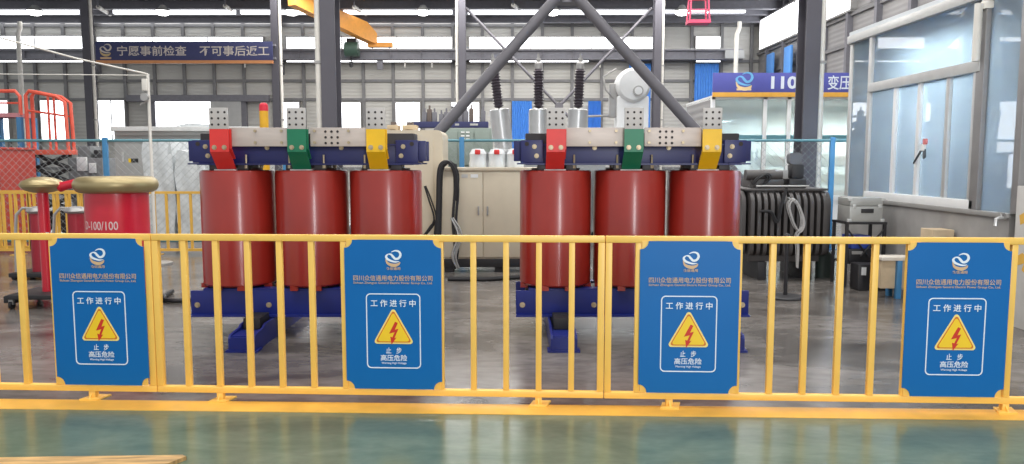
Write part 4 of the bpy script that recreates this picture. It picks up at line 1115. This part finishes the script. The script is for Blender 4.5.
for k in 'cde': member((XB, ys[k]-.035, zs+.10), (XB+.08, ys[k]+.035, zm-.06), 'mullion', WHITE if k != 'e' else ALU)
member((XB+.0, ys['f']+.06, zs+.10), (XB+.09, ys['f']+.13, zm-.06), 'mullion')
member((XB+.0, YN-.1, zs), (XB+.14, YN-.0, ztop), 'corner_post', mat('grey_post', (150, 148, 148), .4, .3))
def pane(y0, y1, z0, z1): MB().box((XB+.04, y0, z0), (XB+.05, y1, z1), GLS).build('pane', T)
pane(ys['b'], YF-.08, zs, ztop-.06); pane(ys['f']+.07, ys['b']-.045, zm+.06, ztop-.06)
kk = [ys['b']-.045, ys['c'], ys['d'], ys['e'], ys['f']+.1]
for a, b in zip(kk[1:], kk): pane(a, b, zs+.10, zm-.06)
pane(YN, ys['f']-.07, zs, ztop-.06)
# far side of the booth
MB().box((9.4, YF-.09, zs), (9.5, YF, ztop), ALU).build('corner_post', T); MB().box((XB, YF-.1, ztop-.06), (9.5, YF, ztop+.05), ALU).build('top_rail', T)
MB().box((XB+.12, YF-.05, zs), (9.4, YF-.04, ztop-.06), GLS).build('pane', T)
MB().box((XB+.12, YN-.08, zs), (9.4, YN-.07, ztop-.06), GLS).build('pane', T); MB().box((9.4, YN-.1, zs-.05), (9.5, YN, ztop), ALU).build('corner_post', T)
MB().box((XB+.14, YN-.1, zs-.05), (9.4, YN+.15, zs), ALU).build('sill_rail', T); MB().box((7.2, YN-.1, zs), (7.28, YN-.05, ztop), ALU).build('mullion', T)
# booth interior
m = MB(); m.box((9.5, YN-.1, 0), (9.6, YF, 3.6), mat('booth_inner_wall', (206, 222, 232), .6)); struct(m.build('wall_booth_inner'))
wq = MB()
for y in (7.8, 8.8, 9.8, 10.7): wq.box((9.42, y-.05, 1.3), (9.5, y+.05, 3.0), ALU)
for z in (1.3, 2.35, 3.0): wq.box((9.42, 7.8, z-.04), (9.5, 10.7, z+.04), ALU)
o = struct(wq.build('window_80')); p = MB(); p.box((9.46, 7.8, 2.35), (9.48, 10.7, 3.0), DAYS); p.build('pane', o)  # glowing window added to brighten the booth from inside
p = MB(); p.box((9.46, 7.8, 1.3), (9.48, 8.8, 2.35), DAYS); p.build('pane', o)  # second glowing pane of the added window
m = MB(); m.box((XB, 6.2, ztop+.05), (9.6, YF, ztop+.11), mat('booth_ceiling', (220, 226, 230), .6)); struct(m.build('ceiling_booth'))
for (x, y, w_, d_, hh, m_, lab) in ((8.6, 10.1, .7, 1.2, 1.9, CURT, 'blue cabinet inside the glazed booth, furthest back'), (8.5, 8.5, .8, 1.2, 1.55, CURT, 'low blue machine inside the glazed booth'), (6.4, 9.5, .8, .6, 1.45, WHITE, 'white machine box inside the glazed booth by the window')):
    T2 = thing('booth_machine', lab, 'machine', (x, y, 0)); m = MB(); m.box((-w_/2, -d_/2, .08), (w_/2, d_/2, hh), m_, .02); m.build('body', T2)
    m = MB(); m.box((-w_/2-.01, -d_/2+.06, .3), (-w_/2, d_/2-.06, hh-.1), m_, .004); dd = m.build('door', T2); m = MB(); m.box((-w_/2-.03, d_/2-.14, hh*.5), (-w_/2-.01, d_/2-.11, hh*.5+.15), ALUG); m.build('handle', dd)
    m = MB(); m.box((-w_/2+.03, -d_/2+.03, 0), (w_/2-.03, d_/2-.03, .08), BLACK); m.build('plinth', T2)
# item on the glass
a = PX(913.5, 164, XB-.02); b = PX(923, 149, XB-.02); c = PX(925, 142, XB-.02)
T2 = thing('hanging_tool', 'dark pointed tool with a red and white top hanging on the booth window', 'tool', (XB-.02, b.y, b.z))
o = Vector((XB-.02, b.y, b.z))
m = MB(); m.prism([(a.y-o.y, a.z-o.z), (b.y-o.y+.06, b.z-o.z-.02), (b.y-o.y-.03, b.z-o.z+.03), (a.y-o.y-.0, a.z-o.z+.02)], -.008, .008, mat('tool_dark', (84, 88, 94), .5), 'YZ'); m.prism([(-.06, -.1), (-.02, -.12), (.0, .02), (-.05, .03)], -.01, .01, mat('tool_dark', (84, 88, 94), .5), 'YZ'); m.build('blade', T2)
m = MB(); m.prism([(.04, -.02), (-.05, -.02), (-.06, .05), (.02, .06)], -.012, .01, WHITE, 'YZ'); m.build('grip', T2)
m = MB(); m.prism(rrect(c.y-o.y-.04, c.z-o.z-.03, c.y-o.y+.03, c.z-o.z+.04, .02), -.012, .012, mat('faded_red', (214, 120, 118), .5), 'YZ'); m.build('red_top', T2)
# water tap on the near end of the booth wall
q = PX(1006, 218, XB); T2 = thing('wall_tap', 'small metal tap on the grey booth wall near its right end', 'tap', (XB, q.y, q.z))
m = MB(); m.cyl((0, 0, 0), (-.08, 0, 0), .018, SILV); m.tube([(-.07, 0, 0), (-.1, 0, -.01), (-.105, 0, -.08)], .016, SILV, 10); m.build('spout', T2)
m = MB(); m.cyl((-.05, 0, .01), (-.05, 0, .05), .01, SILV); m.box((-.058, -.05, .045), (-.042, .05, .058), ALUG, .003); m.build('handle', T2)
# pale end pillar
T2 = thing('end_pillar', 'pale grey pillar with worn yellow marks at the right edge of the picture', 'pillar', (XB, 7.0, 0))
m = MB(); m.box((-.02, 0, 0), (.5, .5, 1.4), mat('pale_pillar', (196, 194, 190), .6, 0, .08, 4), .01); m.build('post', T2)
m = MB()
q = PX(1020, 290, XB-.02)
for zz in (.55, .95): m.prism([(.3, zz), (.36, zz+.03), (.33, zz+.1), (.42, zz+.07), (.44, zz+.16), (.36, zz+.2), (.3, zz+.16)], -.0215, -.0195, YEL2, 'YZ')
m.build('yellow_mark', T2)

# aluminium case on black stand
YA = 9.85; xa, xb = P(850, 210, YA).x, P(883, 210, YA).x
zb, zt = P(864, 222, YA).z, P(864, 198, YA).z
T2 = thing('stand', 'black steel frame stand against the booth wall carrying the aluminium case', 'stand', ((xa+xb)/2, YA, 0)); h = (xb-xa)/2+.05
m = MB(); m.box((-h, -.03, zb-.03), (h, .42, zb), BLACK); m.build('top_frame', T2)
for sx in (-1, 1):
    for y in (0, .39):
        m = MB(); m.box((sx*(h-.02)-.018, y-.018, 0), (sx*(h-.02)+.018, y+.018, zb-.03), BLACK); m.build('leg', T2)
m = MB(); m.box((-h+.02, -.01, .3), (h-.02, .41, .325), BLACK); m.build('shelf', T2)
m = MB(); m.tube([(-h+.03, 0, .75), (.05, 0, .4)], .012, BLACK, 6); m.tube([(h-.03, 0, .75), (-.05, 0, .4)], .012, BLACK, 6); m.build('brace', T2)
T2 = thing('aluminium_case', 'silver aluminium flight case resting on the black stand by the booth', 'case', ((xa+xb)/2, YA, zb)); h = (xb-xa)/2; H_ = zt-zb
m = MB(); m.box((-h, 0, 0), (h, .38, H_*.66), mat('case_silver', (178, 178, 174), .4, .3), .008); m.build('body', T2)
m = MB(); m.box((-h, 0, H_*.66+.004), (h, .38, H_), mat('case_silver', (178, 178, 174), .4, .3), .008); m.build('lid', T2)
m = MB(); m.box((-.07, -.015, H_*.38), (.09, 0, H_*.55), BLACK, .004); m.build('handle', T2)
for x in (-.16, .17):
    m = MB(); m.box((x-.02, -.012, H_*.58), (x+.02, 0, H_*.74), ALU, .003); m.build('latch', T2)
for sx in (-1, 1):
    for z in (0, H_-.04):
        m = MB(); m.box((sx*h-.025, -.006, z), (sx*h+.025, .03, z+.04), ALU, .004); m.build('corner_guard', T2)
xc = (xa+xb)/2
m = MB(); m.box((-.2, .02, 0), (.12, .36, .17), BLACK, .01); m.box((-.16, .01, .1), (-.02, .02, .14), ALUG); o = tag(m.build('tool_box', loc=(xc, YA, .325)), 'black tool box on the lower shelf of the black stand', 'box')
m = MB(); m.box((-.12, -.0, 0), (.13, .3, .17), mat('crate_blue', (44, 70, 160), .5), .01); tag(m.build('blue_crate', loc=(xc-.04, YA+.04, .496)), 'small blue crate stacked on the black tool box', 'crate')
m = MB(); m.box((-.2, -.24, 0), (.22, .0, .34), BLACK, .02); m.cyl((.02, -.25, .26), (.02, -.23, .26), .06, WHITE, seg=20); m.box((-.16, -.245, .2), (-.1, -.24, .3), WHITE); tag(m.build('meter_box', loc=(xc-.02, YA-.08, 0)), 'black box with white round dial on the floor in front of the black stand', 'box')
# low bench with blue legs
YQ = 8.95; xa, xb = P(881, 280, YQ).x, P(903, 280, YQ).x; zt = .50
T2 = thing('low_bench', 'low blue legged bench with a pale worn top beside the booth wall', 'bench', (xa, YQ, 0)); w_ = XB-.04-xa
m = MB(); m.box((0, 0, zt-.04), (w_, .27, zt), mat('worn_white', (214, 206, 194), .6, 0, .1), .004); m.build('top', T2)
m = MB(); m.box((.02, .05, .12), (w_-.02, .22, zt-.04), CARD, .004); m.build('side_panel', T2)
for x in (.22, w_-.04):
    for y in (0.03, .24):
        m = MB(); m.box((x-.03, y-.03, 0), (x+.03, y+.03, zt-.04), FBLUE, .004); m.build('leg', T2)
# carton leaning
m = MB(); m.box((0, 0, 0), (.24, .26, .87), CARD, .005); m.box((0, -.002, .45), (.24, 0, .5), mat('tape', (190, 160, 110), .4)); tag(m.build('carton', loc=(XB-.27, 8.5, 0)), 'tall brown carton against the grey booth wall behind the right sign', 'carton')

# ================================================================== OFFICE WITH VIOLET BLUE SIGN
YOF = 20.0; xl = P(712, 100, YOF).x; xr = 12.5
ztop = P(712, 73, YOF).z; zsg = P(712, 92.5, YOF).z; zor = P(712, 97, YOF).z
ow = MB(); ow.box((xl, YOF+.05, 0), (xr, YOF+.2, .6), WHITE); ow.box((xl, YOF, zor-.06), (xr, YOF+3, zor+.04), WHITE)
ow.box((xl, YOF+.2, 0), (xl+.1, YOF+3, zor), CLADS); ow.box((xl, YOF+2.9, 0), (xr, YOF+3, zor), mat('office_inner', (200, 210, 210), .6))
struct(ow.build('wall_office'))
T = struct(MB().box((xl, YOF+.02, .6), (xr, YOF+.12, .72), WHITE).build('window_70'))
pxs = [713, 765, 789, 821, 880, 940]
for i, px in enumerate(pxs):
    x = P(px, 120, YOF).x; MB().box((x-.05, YOF+.0, .72), (x+.05, YOF+.12, zor), WHITE, .004).build('mullion', T)
zt_ = P(700, 137, YOF).z
MB().box((xl, YOF+.01, zt_-.05), (xr, YOF+.11, zt_+.05), TEAL).build('transom', T)
for a, b in zip(pxs, pxs[1:]):
    x0, x1 = P(a, 120, YOF).x+.05, P(b, 120, YOF).x-.05
    MB().box((x0, YOF+.05, zt_+.05), (x1, YOF+.06, zor), GLS2).build('pane', T)
    MB().box((x0, YOF+.05, .72), (x1, YOF+.06, zt_-.05), GLS2).build('pane', T)
T = thing('office_sign', 'violet-blue sign board with white lettering and orange strip over the office windows, right', 'sign', (xl, YOF-.06, zsg))
m = MB(); m.box((0, 0, 0), (xr-xl, .06, ztop-zsg), SGNP, .006); m.build('board', T)
m = MB(); m.box((0, -.01, zor-zsg), (xr-xl, .06, 0), mat('sign_strip', (238, 178, 74), .5)); m.build('orange_strip', T)
kx = YOF/F*1.0
def ox(px): return P(px, 84, YOF-.06).x-xl
hh = ztop-zsg
letters('110KV', ox(823)-ox(771), .33, SIGNW, T, (ox(797), -.003, hh*.5), .035)
letters('变压器', (ox(848)-ox(828))*1.5+.15, .37, SIGNW, T, (ox(845.5), -.003, hh*.5), .012)
logo(T, (ox(744), hh*.58), .42, mat('sign_sky', (120, 190, 240), .5), mat('sign_cream', (246, 214, 160), .5), False, -.003)
m = MB(); m.box((ox(744)-.19, -.004, hh*.1), (ox(744)+.19, 0, hh*.2), mat('sign_cream', (246, 214, 160), .5)); m.build('emblem', T)
# shelves seen through the office glass
for k, (px, lab) in enumerate(((778, 'blue steel shelf with dark boxes seen through the office glass, left of the dark column'), (838, 'blue steel shelf with boxes seen through the office glass, right of the dark column'))):
    x = P(px, 170, YOF+1.2).x; T = thing('steel_shelf', lab, 'shelf', (x, YOF+1.2, 0), 0, 'blue shelves in the office')
    for z in (.5, 1.0, 1.5):
        m = MB(); m.box((-.7, -.25, z-.04), (.7, .25, z), FBLUE); m.build('shelf_board', T)
    for sx in (-.68, .68):
        for sy in (-.23, .23):
            m = MB(); m.box((sx-.025, sy-.025, 0), (sx+.025, sy+.025, 1.9), FBLUE); m.build('post', T)
    random.seed(20+k)
    for z in (.5, 1.0, 1.5):
        for j in range(4):
            cc = random.choice((BLACK, CARD, COLD, CRED)); xx = x-.48+j*.32; hh_ = random.uniform(.18, .34)
            m = MB(); m.box((.02, 0, 0), (.28, .3, hh_*.75), cc, .01); m.box((.015, -.005, hh_*.75), (.285, .305, hh_), cc, .01)
            tag(m.build('storage_box', loc=(xx-.15, YOF+1.05, z)), 'small storage box on the blue office shelf '+('left' if k == 0 else 'right')+' of the dark column', 'box', 'boxes on the office shelf '+('left' if k == 0 else 'right')+' of the column')
